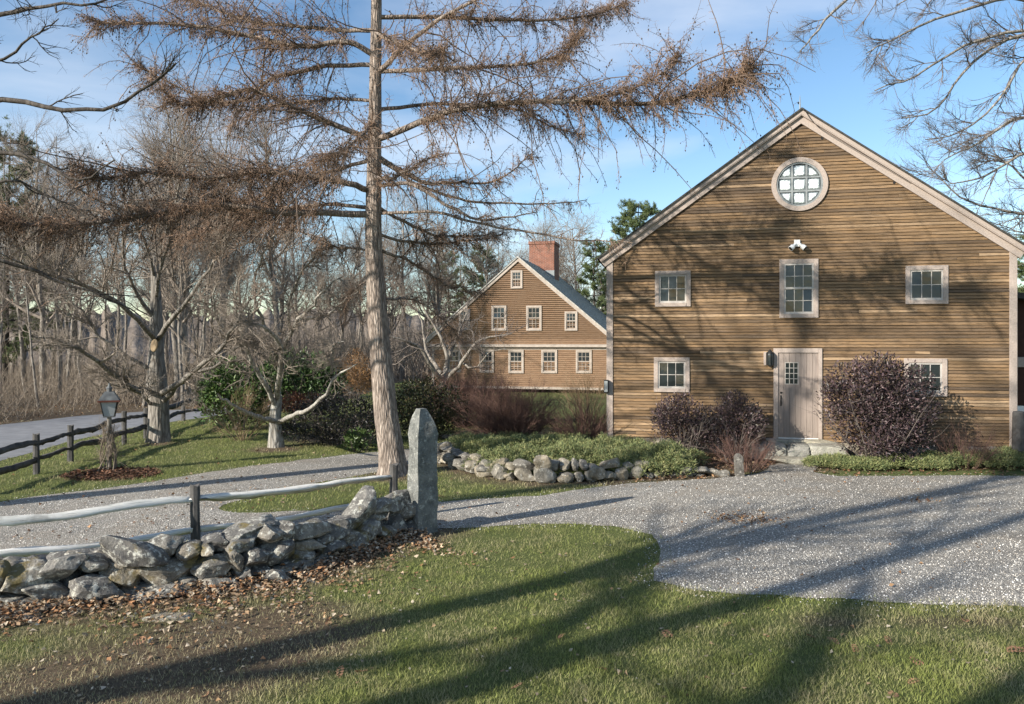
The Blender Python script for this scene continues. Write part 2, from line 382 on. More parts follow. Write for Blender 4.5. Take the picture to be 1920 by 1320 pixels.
# ------------------------------------------------------------------ ground, gravel, road
def pip(poly, X, Y):
    poly = np.asarray(poly); ins = np.zeros(X.shape, bool); j = len(poly) - 1
    for i in range(len(poly)):
        xi, yi = poly[i]; xj, yj = poly[j]
        c = ((yi > Y) != (yj > Y)) & (X < (xj - xi) * (Y - yi) / (yj - yi + 1e-12) + xi); ins ^= c; j = i
    return ins
def dist_poly(pts, X, Y, closed=False):
    best = np.full(X.shape, 1e9); pts = np.asarray(pts)
    n = len(pts) if closed else len(pts) - 1
    for i in range(n):
        a, b = pts[i], pts[(i + 1) % len(pts)]; ab = b - a
        t = np.clip(((X - a[0]) * ab[0] + (Y - a[1]) * ab[1]) / (ab @ ab + 1e-12), 0, 1)
        best = np.minimum(best, np.hypot(X - a[0] - t * ab[0], Y - a[1] - t * ab[1]))
    return best
def edge_jitter(poly, step=.12, amp=.07):
    out = []; n = len(poly)
    for i in range(n):
        a, b = np.array(poly[i]), np.array(poly[(i + 1) % n]); m = max(1, int(np.linalg.norm(b - a) / step))
        if np.linalg.norm(b - a) > 25: m = 1
        for k in range(m):
            p = a + (b - a) * k / m; q = Vector((p[0] * 2.3, p[1] * 2.3, 3)); q2 = Vector((p[0] * .7, p[1] * .7, 9))
            out.append((p[0] + amp * mnoise.noise(q) + 2 * amp * mnoise.noise(q2), p[1] + amp * mnoise.noise(q + Vector((9, 2, 1))) + 2 * amp * mnoise.noise(q2 + Vector((3, 3, 3)))))
    return out
grav_px = [(-300, 985), (0, 942), (200, 915), (400, 885), (560, 862), (715, 847), (800, 838), (870, 820), (890, 824), (850, 848), (830, 866), (715, 884), (600, 905), (500, 925), (425, 946), (408, 955), (440, 963), (640, 957), (760, 950), (820, 943), (1000, 930), (1180, 906), (1380, 894), (1425, 886), (1455, 868), (1545, 868), (1520, 884), (1570, 893), (1920, 892), (2500, 892), (2500, 1225), (1920, 1140), (1600, 1127), (1400, 1113), (1300, 1106), (1232, 1090), (1243, 1040), (1230, 1005), (1150, 987), (1000, 984), (820, 992), (760, 985), (600, 990), (380, 1015), (190, 1040), (0, 1055), (-300, 1100)]
grav = edge_jitter([gp(*p)[:2] for p in grav_px])
road_px = [(-900, 1010), (-300, 925), (0, 866), (130, 828), (230, 806), (330, 790), (420, 778), (560, 766), (560, 755), (420, 765), (300, 770), (150, 780), (0, 797), (-300, 830), (-900, 880)]
road = edge_jitter([gp(*p)[:2] for p in road_px], .5, .05)
def sheet(name, poly, z, mat, thick=0):
    bm = bmesh.new(); vs_ = [bm.verts.new((x, y, z)) for x, y in poly]; bm.faces.new(vs_); bmesh.ops.triangulate(bm, faces=bm.faces[:])
    o = fin(bm, name, mat); o['kind'] = 'structure'
    for p in o.data.polygons:
        if p.normal.z < 0: p.flip()
    return o
sheet('gravel_drive', grav, .006, M['gravel'])
sheet('road', road, .006, M['asphalt'])

wall_px = [(-60, 1162), (60, 1150), (180, 1134), (350, 1112), (450, 1098), (530, 1082), (610, 1056), (680, 1030), (740, 1010), (790, 1001)]
wall_line = np.array([gp(*p)[:2] for p in wall_px])
bed_px = [(818, 862), (850, 878), (900, 893), (960, 903), (1030, 905), (1120, 903), (1200, 898), (1290, 893), (1375, 892)]
bed_line = np.array([gp(*p)[:2] for p in bed_px])
_fe = np.array([gp(*p)[:2] for p in ((-900, 880), (-300, 830), (0, 797), (150, 780), (300, 770), (420, 765), (560, 755))])
def far_edge(X): return np.interp(X, _fe[:, 0], _fe[:, 1])
def brown(X, Y):
    d = dist_poly(wall_line, X, Y); b = np.clip(1.15 - d / .9, 0, 1) * 1.0
    p0 = np.array([gp(150, 1290)[:2], gp(480, 1200)[:2]]); b = np.maximum(b, np.clip(1.5 - dist_poly(p0, X, Y) / 1.0, 0, 1) * 1.0)
    b = np.maximum(b, np.clip(1.1 - dist_poly(bed_line, X, Y) / .8, 0, 1) * .8)
    bx = np.array([gp(1250, 868)[:2], gp(1900, 858)[:2]]); b = np.maximum(b, np.clip(1.3 - dist_poly(bx, X, Y) / 1.5, 0, 1))
    rx = np.array([gp(1900, 1165)[:2], gp(1500, 1160)[:2]]); b = np.maximum(b, np.clip(1.0 - dist_poly(rx, X, Y) / .5, 0, 1) * .6)
    for c, r in ((gp(205, 890), .9), (gp(518, 842), .8), (gp(298, 832), .5), (gp(740, 890), .9), (gp(620, 820), 1.7), (gp(960, 815), 2.2)):
        b = np.maximum(b, np.clip(1.3 - np.hypot(X - c[0], Y - c[1]) / r, 0, 1) * .9)
    wd = np.where((Y > far_edge(X) + .1) & (X < -8), 1, 0); b = np.maximum(b, wd)
    b = np.maximum(b, np.clip((Y - 56) / 6, 0, .75))
    return np.clip(b, 0, 1)
xs = np.concatenate([[-700, -400, -250, -150, -90, -60, -40, -30, -24], np.arange(-20, 20.01, .25), [24, 30, 40, 60, 90, 150, 250, 400, 700]])
ys = np.concatenate([[-300, -120, -50, -20, -8, 0], np.arange(3, 34.01, .25), [36, 39, 43, 50, 60, 80, 110, 150, 220, 320, 480, 800]])
GX, GY = np.meshgrid(xs, ys); GZ = np.zeros_like(GX)
V = np.stack([GX, GY, GZ], -1).reshape(-1, 3); ii = np.arange(len(V)).reshape(GX.shape)
F = np.stack([ii[:-1, :-1], ii[:-1, 1:], ii[1:, 1:], ii[1:, :-1]], -1).reshape(-1, 4)
cb_ = np.zeros((len(V), 3)); cb_[:, 0] = brown(V[:, 0], V[:, 1]) * .75 + .18
tag(link('ground', mesh_np('ground', V, [F], M['ground'], cb_)), kind='structure')

# ------------------------------------------------------------------ the barn
TH = R(12); BP = np.array((2.494, 19.4)); cT, sT = math.cos(TH), math.sin(TH)
def fac(px, py, P0=BP, th=TH):
    X = (px - CX) / FPX; s = (X * P0[1] - P0[0]) / (math.cos(th) + X * math.sin(th)); d = P0[1] - s * math.sin(th)
    return s, CAMZ - (py - HY) / FPX * d
BW, BE, BA, BZ = 9.46, 4.96, 8.33, .38      # width, eave, apex, bottom of siding
SL = (BA - BE) / (BW / 2)
barn = empty('barn', (BP[0], BP[1], 0), -TH)
tag(barn, 'large brown clapboard barn with a steep gable and a round window', 'barn')
# backing shell
bm = bmesh.new(); prism(bm, [(0.02, BZ), (BW - .02, BZ), (BW - .02, BE), (BW / 2, BA - .02), (.02, BE)], 0.0, 11.5)
fin(bm, 'wall_shell', M['backing'], barn)
PB = .077
boards = []
def sawtooth(name, s0, s1, z0, z1, pitch, mat, parent, side):
    V, F = [], []; z = z0; k = 0
    while z < z1 - .01:
        zt = min(z + pitch, z1)
        for a in (s0, s1):
            for o, zz in ((.022, z), (.006, zt), (0.004, z)):
                V.append(side(a, o, zz))
        b = k * 6
        F += [(b, b + 3, b + 4, b + 1), (b + 2, b + 5, b + 3, b)]
        z = zt; k += 1
    return link(name, mesh_np(name, V, [np.array(F)], mat), parent)
sawtooth('side_siding', 0, 11.5, BZ, BE, PB, M['clap'], barn, lambda a, o, z: (-o + .02, a, z))
sawtooth('side_siding', 0, 11.5, BZ, BE, PB, M['clap'], barn, lambda a, o, z: (BW - .02 + o, a, z))
def rect(px0, py0, px1, py1):
    (s0, z1), (s1, z0) = fac(px0, (py0 + py1) / 2 - abs(py1 - py0) / 2), fac(px1, py1)
    zm0 = fac((px0 + px1) / 2, py1)[1]; zm1 = fac((px0 + px1) / 2, py0)[1]
    return s0, s1, zm0, zm1
wins = {'ul': rect(1228, 508, 1295, 575), 'ur': rect(1697, 498, 1777, 570), 'll': rect(1226, 670, 1293, 735), 'lr': rect(1694, 672, 1775, 743), 'mid': rect(1461, 486, 1534, 596)}
doorr = rect(1450, 653, 1541, 833)
rs, rz_ = fac(1498.5, 346); RR = .66
openings = list(wins.values()) + [doorr]
z = BZ; row = 0; nb = 0
while z < BA - .25:
    zt = z + PB
    if z < BE: a, b = 0.10, BW - .10
    else: a = (z - BE) / SL + .04; b = BW - a
    segs = [(a, b)]
    cut = []
    for (s0, s1, q0, q1) in openings:
        if z > q0 + .012 and zt < q1 - .012: cut.append((s0 + .05, s1 - .05))
    if abs((z + zt) / 2 - rz_) < RR - .1:
        h = math.sqrt((RR - .03) ** 2 - ((z + zt) / 2 - rz_) ** 2); cut.append((rs - h, rs + h))
    for c0, c1 in cut:
        ns = []
        for p, q in segs:
            if c1 <= p or c0 >= q: ns.append((p, q)); continue
            if c0 - p > .03: ns.append((p, c0))
            if q - c1 > .03: ns.append((c1, q))
        segs = ns
    out = []
    for p, q in segs:                                   # random butt joints
        ln = q - p; nj = 0 if ln < 2.2 else (1 if random.random() < .8 else 2)
        if ln < 3.5: nj = min(nj, 1)
        if nj and random.random() < .12: nj = 0
        js = sorted(random.uniform(p + .5, q - .5) for _ in range(nj)); e = [p] + js + [q]
        out += list(zip(e, e[1:]))
    for p, q in out:
        if q - p < .05: continue
        boards.append((q - p, p, q, z, zt))
    z = zt; row += 1
boards.sort(reverse=True); rest = bmesh.new()
for ib, (_, p, q, z, zt) in enumerate(boards):
        o1 = random.uniform(.022, .029); g_ = .0015; ns_ = max(2, min(6, int((q - p) / .55))); bm = bmesh.new() if ib < 300 else rest; rows_ = []
        for kx in range(ns_ + 1):                       # wavy, slightly cupped board
            x = p + g_ + (q - p - 2 * g_) * kx / ns_; dz = random.uniform(-.004, .004); do = random.uniform(-.004, .004)
            rows_.append([bm.verts.new(v) for v in ((x, -o1 - do, z + dz), (x, -.013 - do * .5, zt - .013 + dz * .6), (x, -.0005, zt - .013 + dz * .6), (x, -.0005, z + dz))])
        for A_, B_ in zip(rows_, rows_[1:]):
            for kk in range(4): bm.faces.new((A_[kk], A_[(kk + 1) % 4], B_[(kk + 1) % 4], B_[kk]))
        bm.faces.new(rows_[0]); bm.faces.new(rows_[-1][::-1])
        if ib < 300: fin(bm, 'clapboard', M['clap'], barn)
tag(fin(rest, 'short_clapboards', M['clap'], barn), kind='stuff')
# corner boards, rakes, roof
boxes('corner_board', M['trim'], barn, [(-.03, .13, -.045, 0.0, BZ - .1, BE + .05), (-.035, -.012, -.04, .14, BZ - .1, BE + .02)])
boxes('corner_board', M['trim'], barn, [(BW - .13, BW + .03, -.045, 0.0, BZ - .1, BE + .05), (BW + .012, BW + .035, -.04, .14, BZ - .1, BE + .02)])
un = math.hypot(1, SL); nx, nz_ = -SL / un, 1 / un
for sd in (0, 1):
    def PX(x): return x if sd == 0 else BW - x
    def strip(name, mat, t0, t1, y0, y1, e0=-.14, top=0.):
        # strip parallel to the rake, offset t0..t1 (down negative) from the roof line
        a0 = np.array((e0, BE + e0 * SL)); a1 = np.array((BW / 2, BA + top)); nn = np.array((nx, nz_))
        q = [a0 + nn * t0, a1 + np.array((0, t0 * un)), a1 + np.array((0, t1 * un)), a0 + nn * t1]
        bm = bmesh.new(); prism(bm, [(PX(x), zz) for x, zz in q], y0, y1); return fin(bm, name, mat, barn)
    strip('rake_board', M['trim'], -.11, .06, -.075, -.001)
    strip('rake_moulding', M['trim'], .0605, .145, -.15, -.0)
    strip('soffit', M['trim'], .04, .0595, -.14, -.076)
    r_ = strip('roof', M['roof_dark'], .146, .185, -.19, 11.7, e0=-.18)
boxes('fascia_return', M['trim'], barn, [(-.12, -.036, -.06, .0, BE - .14, BE - .04)])
boxes('fascia_return', M['trim'], barn, [(BW + .036, BW + .12, -.06, .0, BE - .14, BE - .04)])
boxes('foundation', M['stone_pale'], barn, [(.12, BW - .12, .02, 11.4, -.1, BZ - .001)], .02)
for s_, w_ in ((.25, .5), (.8, .55), (1.4, .5), (8.4, .6), (8.95, .45)):
    o = link('foundation_stone', stone_mesh('foundation_stone', w_, .35, .34, int(s_ * 31), 2, mat=M['stone_pale']), barn, (s_, -.02, BZ - .17))
# lightning rod and its cable
bm = bmesh.new(); lathe(bm, [(.018, 0), (.012, .3), (.004, .42)], (BW / 2, .1, BA + .19)); fin(bm, 'lightning_rod', M['lead'], barn)
pts = [(BW / 2 + .03, -.21, BA + .2), (BW / 2 + .22, -.215, BA - .12), (BW / 2 + .5, -.16, BA - .36), (BW / 2 + 1.1, -.16, BA - .78), (BW / 2 + 2.4, -.16, BA - 1.68)]
link('cable', tube_mesh('cable', [([(resample(pts, 14)[None], np.full((1, 14), .007))], 5)], M['black']), barn)
for px, py in ((1457, 262), (1541, 260), (1370, 327), (1676, 343), (1286, 387), (1886, 465)):
    s, zz = fac(px, py); bm = bmesh.new(); lathe(bm, [(.03, 0), (.03, .012)], n=8); o = fin(bm, 'vent_hole', M['black'], barn, (s, -.018, zz)); o.rotation_euler = (R(90), 0, 0)

def window(parent, r, nx_, ny_, trim, cw, kind='fixed', sash=M['sash'], mt=.016, depth=.055, sw=.04):
    s0, s1, z0, z1 = r
    # casing (the window mesh itself), proud of the boards
    bm = bmesh.new()
    box_bm(bm, s0, s0 + cw, -depth, -.002, z0, z1); box_bm(bm, s1 - cw, s1, -depth, -.002, z0, z1)
    box_bm(bm, s0 + cw, s1 - cw, -depth - .002, -.002, z1 - cw, z1); box_bm(bm, s0 + cw, s1 - cw, -depth - .012, -.002, z0, z0 + cw * .9)
    w = fin(bm, 'window', trim, parent, bevel=.004)
    a, b, c, d = s0 + cw, s1 - cw, z0 + cw * .9, z1 - cw
    def sash_set(a, b, c, d, nx_, ny_, y):
        bm = bmesh.new()
        box_bm(bm, a, a + sw, y - .02, y + .005, c, d); box_bm(bm, b - sw, b, y - .02, y + .005, c, d)
        box_bm(bm, a + sw, b - sw, y - .021, y + .004, d - sw, d); box_bm(bm, a + sw, b - sw, y - .021, y + .004, c, c + sw * 1.3)
        fin(bm, 'sash', sash, w, bevel=.002)
        ga, gb, gc, gd = a + sw, b - sw, c + sw * 1.3, d - sw
        for i in range(1, nx_): boxes('muntin', sash, w, [(ga + (gb - ga) * i / nx_ - mt / 2, ga + (gb - ga) * i / nx_ + mt / 2, y - .014, y + .004, gc, gd)], 0)
        for j in range(1, ny_): boxes('muntin', sash, w, [(ga, gb, y - .0125, y + .004, gc + (gd - gc) * j / ny_ - mt / 2, gc + (gd - gc) * j / ny_ + mt / 2)], 0)
        for i in range(nx_):
            for j in range(ny_):
                x0, x1 = ga + (gb - ga) * i / nx_, ga + (gb - ga) * (i + 1) / nx_; q0, q1 = gc + (gd - gc) * j / ny_, gc + (gd - gc) * (j + 1) / ny_
                t1, t2 = random.gauss(0, .0035), random.gauss(0, .0035)     # old glass never lies quite flat
                bm = bmesh.new(); vs_ = [bm.verts.new(p) for p in ((x0, y - t1 - t2, q0), (x1, y + t1 - t2, q0), (x1, y + t1 + t2, q1), (x0, y - t1 + t2, q1))]; bm.faces.new(vs_)
                fin(bm, 'pane', M['glass'], w)
    if kind == 'fixed': sash_set(a, b, c, d, nx_, ny_, -.012)
    else:
        m = (c + d) / 2
        sash_set(a, b, m - .012, d, nx_, ny_, -.028); sash_set(a, b, c, m + .02, nx_, ny_, -.012)
    return w
for k in ('ul', 'ur', 'll', 'lr'): window(barn, wins[k], 3, 2, M['trim'], .105)
window(barn, wins['mid'], 3, 2, M['trim'], .11, 'hung')
# round window
def ring(name, r0, r1, y0, y1, mat, parent, n=48, cx=rs, cz=rz_):
    bm = bmesh.new(); L_ = []
    for i in range(n):
        a = 2 * math.pi * i / n; c_, s_ = math.cos(a), math.sin(a)
        L_.append([bm.verts.new((cx + r * c_, y, cz + r * s_)) for r, y in ((r0, y0), (r1, y0), (r1, y1), (r0, y1))])
    for i in range(n):
        A, B = L_[i], L_[(i + 1) % n]
        for k in range(4): bm.faces.new((A[k], A[(k + 1) % 4], B[(k + 1) % 4], B[k]))
    return fin(bm, name, mat, parent)
rw = ring('round_window', RR - .115, RR, -.07, -.002, M['trim'], barn)
ring('sash', RR - .155, RR - .116, -.05, -.002, M['lead'], rw)
RI = RR - .155; mw = .335
for i in (-.5, .5):
    h = math.sqrt(RI ** 2 - (i * mw) ** 2)
    boxes('muntin', M['lead'], rw, [(rs + i * mw - .022, rs + i * mw + .022, -.04, -.003, rz_ - h, rz_ + h)], .003)
    boxes('muntin', M['lead'], rw, [(rs - h, rs + h, -.038, -.003, rz_ + i * mw - .022, rz_ + i * mw + .022)], .003)
for i in (-1, 0, 1):
    for j in (-1, 0, 1):
        x0, x1 = max(-RI, (i - .5) * mw), min(RI, (i + .5) * mw); q0, q1 = max(-RI, (j - .5) * mw), min(RI, (j + .5) * mw)
        if i == -1: x0 = -RI
        if i == 1: x1 = RI
        if j == -1: q0 = -RI
        if j == 1: q1 = RI
        gx = np.linspace(x0, x1, 9); gz = np.linspace(q0, q1, 9); PV = []; PC = []
        for zz in gz:
            for x in gx:
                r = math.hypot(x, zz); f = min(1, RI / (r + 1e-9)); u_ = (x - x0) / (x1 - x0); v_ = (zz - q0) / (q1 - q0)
                e_ = min(u_, 1 - u_, v_, 1 - v_, (RI - min(r, RI)) / .33 + .06); PC.append(min(1, e_ * 2.6)); PV.append((rs + x * f, -.008 - .018 * (16 * u_ * (1 - u_) * v_ * (1 - v_)) ** .5, rz_ + zz * f))  # PC places the painted glare: full mid-pane, fading at muntins and rim
        idx = np.arange(81).reshape(9, 9); Fq = np.stack([idx[:-1, :-1], idx[:-1, 1:], idx[1:, 1:], idx[1:, :-1]], -1).reshape(-1, 4)
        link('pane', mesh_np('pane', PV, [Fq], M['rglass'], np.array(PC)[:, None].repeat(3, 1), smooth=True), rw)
# door
s0, s1, z0, z1 = doorr
bm = bmesh.new(); cw = .11
box_bm(bm, s0, s0 + cw, -.06, -.002, z0, z1); box_bm(bm, s1 - cw * .8, s1, -.06, -.002, z0, z1); box_bm(bm, s0 + cw, s1 - cw * .8, -.062, -.002, z1 - cw, z1); box_bm(bm, s0 + cw, s1 - cw * .8, -.064, -.002, z0, z0 + .14)
dframe = fin(bm, 'door_frame', M['trim'], barn, bevel=.004)
door = boxes('door', M['door'], barn, [(s0 + cw, s1 - cw * .8, -.010, -.004, z0 + .14, z1 - cw)], 0)
da, db, dc, dd = s0 + cw + .002, s1 - cw * .8 - .002, z0 + .15, z1 - cw - .004
lw0, lw1 = fac(1472, 680)[0], fac(1496, 680)[0]; lz1, lz0 = fac(1484, 680)[1], fac(1484, 720)[1]
np_ = 7
for i in range(np_):
    x0, x1 = da + (db - da) * i / np_ + .003, da + (db - da) * (i + 1) / np_ - .003
    parts = [(x0, x1, dc, dd)]
    if x1 > lw0 and x0 < lw1:
        parts = [(x0, x1, dc, lz0), (x0, x1, lz1, dd)]
        if x0 < lw0: parts.append((x0, lw0, lz0, lz1))
        if x1 > lw1: parts.append((lw1, x1, lz0, lz1))
    boxes('plank', M['door'], door, [(p, q, -.03, -.0102, r0, r1) for p, q, r0, r1 in parts], .0015)
lt = boxes('light', M['black'], door, [(lw0, lw1, -.013, -.0104, lz0, lz1)], 0); lt.data.materials[0] = M['glass']
for i in range(0, 4): boxes('muntin', M['sash'], door, [(lw0 + (lw1 - lw0) * i / 3 - .008, lw0 + (lw1 - lw0) * i / 3 + .008, -.034, -.0132, lz0 - .008, lz1 + .008)], 0)
for j in range(0, 5): boxes('muntin', M['sash'], door, [(lw0 - .008, lw1 + .008, -.0345, -.0134, lz0 + (lz1 - lz0) * j / 4 - .008, lz0 + (lz1 - lz0) * j / 4 + .008)], 0)
boxes('threshold', M['white'], door, [(da, db, -.05, -.011, dc - .012, dc + .012)], .003)
hs, hz = fac(1464, 751); bm = bmesh.new(); box_bm(bm, hs - .018, hs + .018, -.036, -.0305, hz - .13, hz + .13)
bmesh.ops.bevel(bm, geom=bm.edges[:], offset=.004, segments=1, affect='EDGES'); fin(bm, 'handle_plate', M['black'], door)
pts = [(hs, -.034, hz + .08), (hs, -.075, hz + .06), (hs, -.08, hz), (hs, -.065, hz - .06), (hs, -.034, hz - .09)]
link('handle', tube_mesh('handle', [([(resample(pts, 12)[None], np.full((1, 12), .009))], 6)], M['black']), door)
bm = bmesh.new(); lathe(bm, [(.026, 0), (.026, .02), (.012, .03)], n=12); o = fin(bm, 'lock', M['black'], door, (hs, -.03, hz + .20)); o.rotation_euler = (R(90), 0, 0)
# steps (own thing)
steps = empty('door_steps', tuple(barn.matrix_basis @ Vector(((s0 + s1) / 2, -.35, 0))), -TH)
tag(steps, 'rough granite block steps below the barn door', 'steps')
def gstone(name, parent, loc, w, d, h, seed, mat, rz=0, sub=3, rough=.07, cuts=3, rx=0, ry=0, p=3.0):
    o = link(name, stone_mesh(name, w, d, h, seed, sub, rough, cuts, mat, p), parent, loc); o.rotation_euler = (rx, ry, rz); return o
for i, (x, y, zc, w, d, h) in enumerate(((-.62, 0, .19, .55, .9, .36), (-.1, -.08, .2, .5, .95, .38), (.55, -.05, .2, .85, .95, .37), (-.3, .28, .37, .9, .5, .14), (.5, .28, .37, .8, .5, .14), (-.35, -.75, .06, 1.15, .55, .14), (-1.0, -.1, .14, .4, .6, .34))):
    gstone('step_block', steps, (x, y, zc), w, d, h, 400 + i, M['step'], sub=4, p=9, rough=.06, cuts=2)
# things fixed to the barn
s, zz = fac(1494, 460); fl = empty('floodlight', tuple(barn.matrix_basis @ Vector((s, -.03, zz))), -TH); tag(fl, 'white twin-headed floodlight above the upper middle barn window', 'floodlight')
boxes('wall_plate', M['white'], fl, [(-.07, .07, -.04, .0, -.04, .13)], .006)
for sd in (-1, 1):
    bm = bmesh.new(); lathe(bm, [(.03, 0), (.035, .07), (.062, .10), (.066, .19)], n=14); h = fin(bm, 'lamp_head', M['white'], fl, (sd * .04, -.06, .03), smooth=False); h.rotation_euler = (R(140), 0, R(0)); h.rotation_euler = Vector((sd * .75, -.35, -.75)).to_track_quat('Z', 'Y').to_euler()
    bm = bmesh.new(); lathe(bm, [(.058, .1905), (.05, .194)], n=14); fin(bm, 'lens', M['black'], h)
s, zz = fac(1441, 672); sn = empty('wall_lantern', tuple(barn.matrix_basis @ Vector((s, -.02, zz))), -TH); tag(sn, 'dark metal wall lantern left of the barn door', 'lantern')
boxes('back_plate', M['trim'], sn, [(-.12, -.05, -.03, .0, -.17, .16)], .004); boxes('bracket', M['black'], sn, [(-.06, .02, -.05, -.005, -.02, .02)], .004)
bm = bmesh.new(); lathe(bm, [(.03, -.2), (.075, -.16), (.085, -.05), (.085, .08), (.07, .14), (.03, .18)], (.02, -.1, 0), 8); fin(bm, 'shade', M['glass'], sn)
for i in range(8):
    a = 2 * math.pi * i / 8; boxes('bar', M['black'], sn, [(.02 + .088 * math.cos(a) - .006, .02 + .088 * math.cos(a) + .006, -.1 + .088 * math.sin(a) - .006, -.1 + .088 * math.sin(a) + .006, -.16, .13)], 0)
bm = bmesh.new(); lathe(bm, [(.095, .131), (.08, .15), (.03, .2), (.008, .23)], (.02, -.1, 0), 8); fin(bm, 'cap', M['black'], sn)
s, zz = fac(1136, 724); mb = empty('meter_box', tuple(barn.matrix_basis @ Vector((s + .02, -.05, zz))), -TH); tag(mb, 'small dark utility box on the left corner board of the barn', 'box')
boxes('case', M['black'], mb, [(-.06, .06, -.12, 0, -.17, .17)], .012); boxes('cover', M['lead'], mb, [(-.045, .045, -.135, -.121, -.14, .14)], .006)
# dark annex on the right
ann = empty('shed', tuple(barn.matrix_basis @ Vector((BW + .14, 1.2, 0))), -TH); tag(ann, 'dark red-brown shed wing at the right edge beside the barn', 'shed')
boxes('wall', M['darkred'], ann, [(0, 4, 0, 4, 1.25, 4.0)], .01); boxes('lintel', M['trim'], ann, [(0, 4, -.05, -.005, 2.2, 2.45)], .01)
boxes('garage_door', M['white'], ann, [(.02, 3.9, .02, .08, .02, 1.245)], .01); boxes('door_rail', M['lead'], ann, [(.02, 3.9, -.02, .015, .55, .75)], .005)
bm = bmesh.new(); prism(bm, [(-.1, 3.95), (4.4, 3.2), (4.4, 3.3), (-.1, 4.1)], -.4, 4.4); fin(bm, 'roof', M['roof_dark'], ann)
wp = fac(1896, 850); wq = barn.matrix_basis @ Vector((BW - .1, -.42, 0))
bm = bmesh.new(); lathe(bm, [(.13, -.1), (.135, .3), (.125, .8), (.12, 1.2), (.10, 1.24)], n=10)
for v in bm.verts: v.co += Vector((1, 1, 0)) * .014 * mnoise.noise(v.co * 6)
o = fin(bm, 'wooden_post', M['fence'], None, wq); tag(o, 'thick dark wooden post at the right corner of the barn', 'post')

# ------------------------------------------------------------------ the old house
TH2 = R(14); W2 = 10.6; HP = np.array((.36 - 5.3 * math.cos(TH2), 42 + 5.3 * math.sin(TH2))); E2, A2, B2, LD = 3.02, 7.5, 2.62, 12.0
house = empty('house', (HP[0], HP[1], 0), -TH2); tag(house, 'old brown clapboard house with a big brick chimney behind the barn', 'house')
S2 = (A2 - E2) / (W2 / 2)
bm = bmesh.new(); prism(bm, [(0, B2), (W2, B2), (W2, E2), (W2 / 2, A2), (0, E2)], 0, LD); fin(bm, 'upper_wall', M['clap_house'], house)
bm = bmesh.new(); prism(bm, [(.1, .3), (W2 - .1, .3), (W2 - .1, B2 - .002), (.1, B2 - .002)], .18, LD - .1); fin(bm, 'lower_wall', M['clap_house'], house)
def saw_gable(z0, z1, yo, pitch=.11):
    V, F = [], []; z = z0; k = 0
    while z < z1 - .03:
        zt = min(z + pitch, z1)
        def lim(q): return 0.02 if q <= E2 else (q - E2) / S2 + .02
        for o, q, zz in ((.024, z, z), (.006, zt, zt), (.004, z, z)):
            a = lim(q); V.append((a, yo - o, zz)); V.append((W2 - a, yo - o, zz))
        b = k * 6; F += [(b, b + 1, b + 3, b + 2), (b + 4, b + 5, b + 1, b)]
        z = zt; k += 1
    return mesh_np('clapboards', V, [np.array(F)], M['clap_house'])
tag(link('clapboards', saw_gable(B2 + .1, A2 - .1, 0), house), kind='stuff'); tag(link('clapboards', saw_gable(.32, B2 - .2, .18), house), kind='stuff')
boxes('overhang_trim', M['trim_w'], house, [(0, W2, -.06, -.0, B2 - .06, B2 + .1)], .01)
boxes('frieze', M['trim_w'], house, [(.1, W2 - .1, .12, .178, B2 - .2, B2 - .07)], .01)
boxes('sill_board', M['trim_w'], house, [(.1, W2 - .1, .1, .175, .2, .34)], .01)
boxes('corner_board', M['trim_w'], house, [(.09, .24, .13, .18, .34, B2 - .2)], .005); boxes('corner_board', M['trim_w'], house, [(W2 - .24, W2 - .09, .13, .18, .34, B2 - .2)], .005)
u2 = math.hypot(1, S2)
for sd in (0, 1):
    PX = (lambda x: x) if sd == 0 else (lambda x: W2 - x)
    def strip2(name, mat, t0, t1, y0, y1, e0):
        nn = np.array((-S2 / u2, 1 / u2)); a0 = np.array((e0, E2 + e0 * S2)); a1 = np.array((W2 / 2, A2))
        q = [a0 + nn * t0, a1 + (0, t0 * u2), a1 + (0, t1 * u2), a0 + nn * t1]
        bm = bmesh.new(); prism(bm, [(PX(x), zz) for x, zz in q], y0, y1); return fin(bm, name, mat, house)
    strip2('rake_board', M['trim_w'], -.09, .07, -.09, -.001, -.2); rf = strip2('roof', M['roof'], .071, .13, -.14, LD + .15, -.28)
    # shingle courses, each a shallow step
    V, F = [], []; n = 34; nn = np.array((-S2 / u2, 1 / u2)); a0 = np.array((-.28, E2 - .28 * S2)); a1 = np.array((W2 / 2, A2))
    for k in range(n):
        p = a0 + (a1 - a0) * k / n; q = a0 + (a1 - a0) * (k + 1) / n; m = 40
        for j in range(m):
            y0, y1 = -.145 + (LD + .3) * j / m, -.145 + (LD + .3) * (j + .96) / m; th = .018 + random.uniform(0, .014)
            pp, qq = p + nn * (.131 + th), q + nn * .134; lo = p + nn * .131; b = len(V)
            V += [(PX(lo[0]), y0, lo[1]), (PX(lo[0]), y1, lo[1]), (PX(pp[0]), y0, pp[1]), (PX(pp[0]), y1, pp[1]), (PX(qq[0]), y0, qq[1]), (PX(qq[0]), y1, qq[1])]
            F += [(b, b + 1, b + 3, b + 2), (b + 2, b + 3, b + 5, b + 4)]
    tag(link('shingles', mesh_np('shingles', V, [np.array(F)], M['roof']), rf), kind='stuff')
cs0, cs1 = W2 / 2 - .55, W2 / 2 + 1.05
bm = bmesh.new(); box_bm(bm, cs0, cs1, 5.2, 6.9, 6.2, 9.15); chim = fin(bm, 'chimney', M['brick'], house)
boxes('chimney_cap', M['brick'], chim, [(cs0 - .05, cs1 + .05, 5.15, 6.95, 9.02, 9.2)], .01)
boxes('flashing', M['lead'], chim, [(cs0 - .03, cs1 + .03, 5.14, 5.198, 6.2, 7.35)], .01)
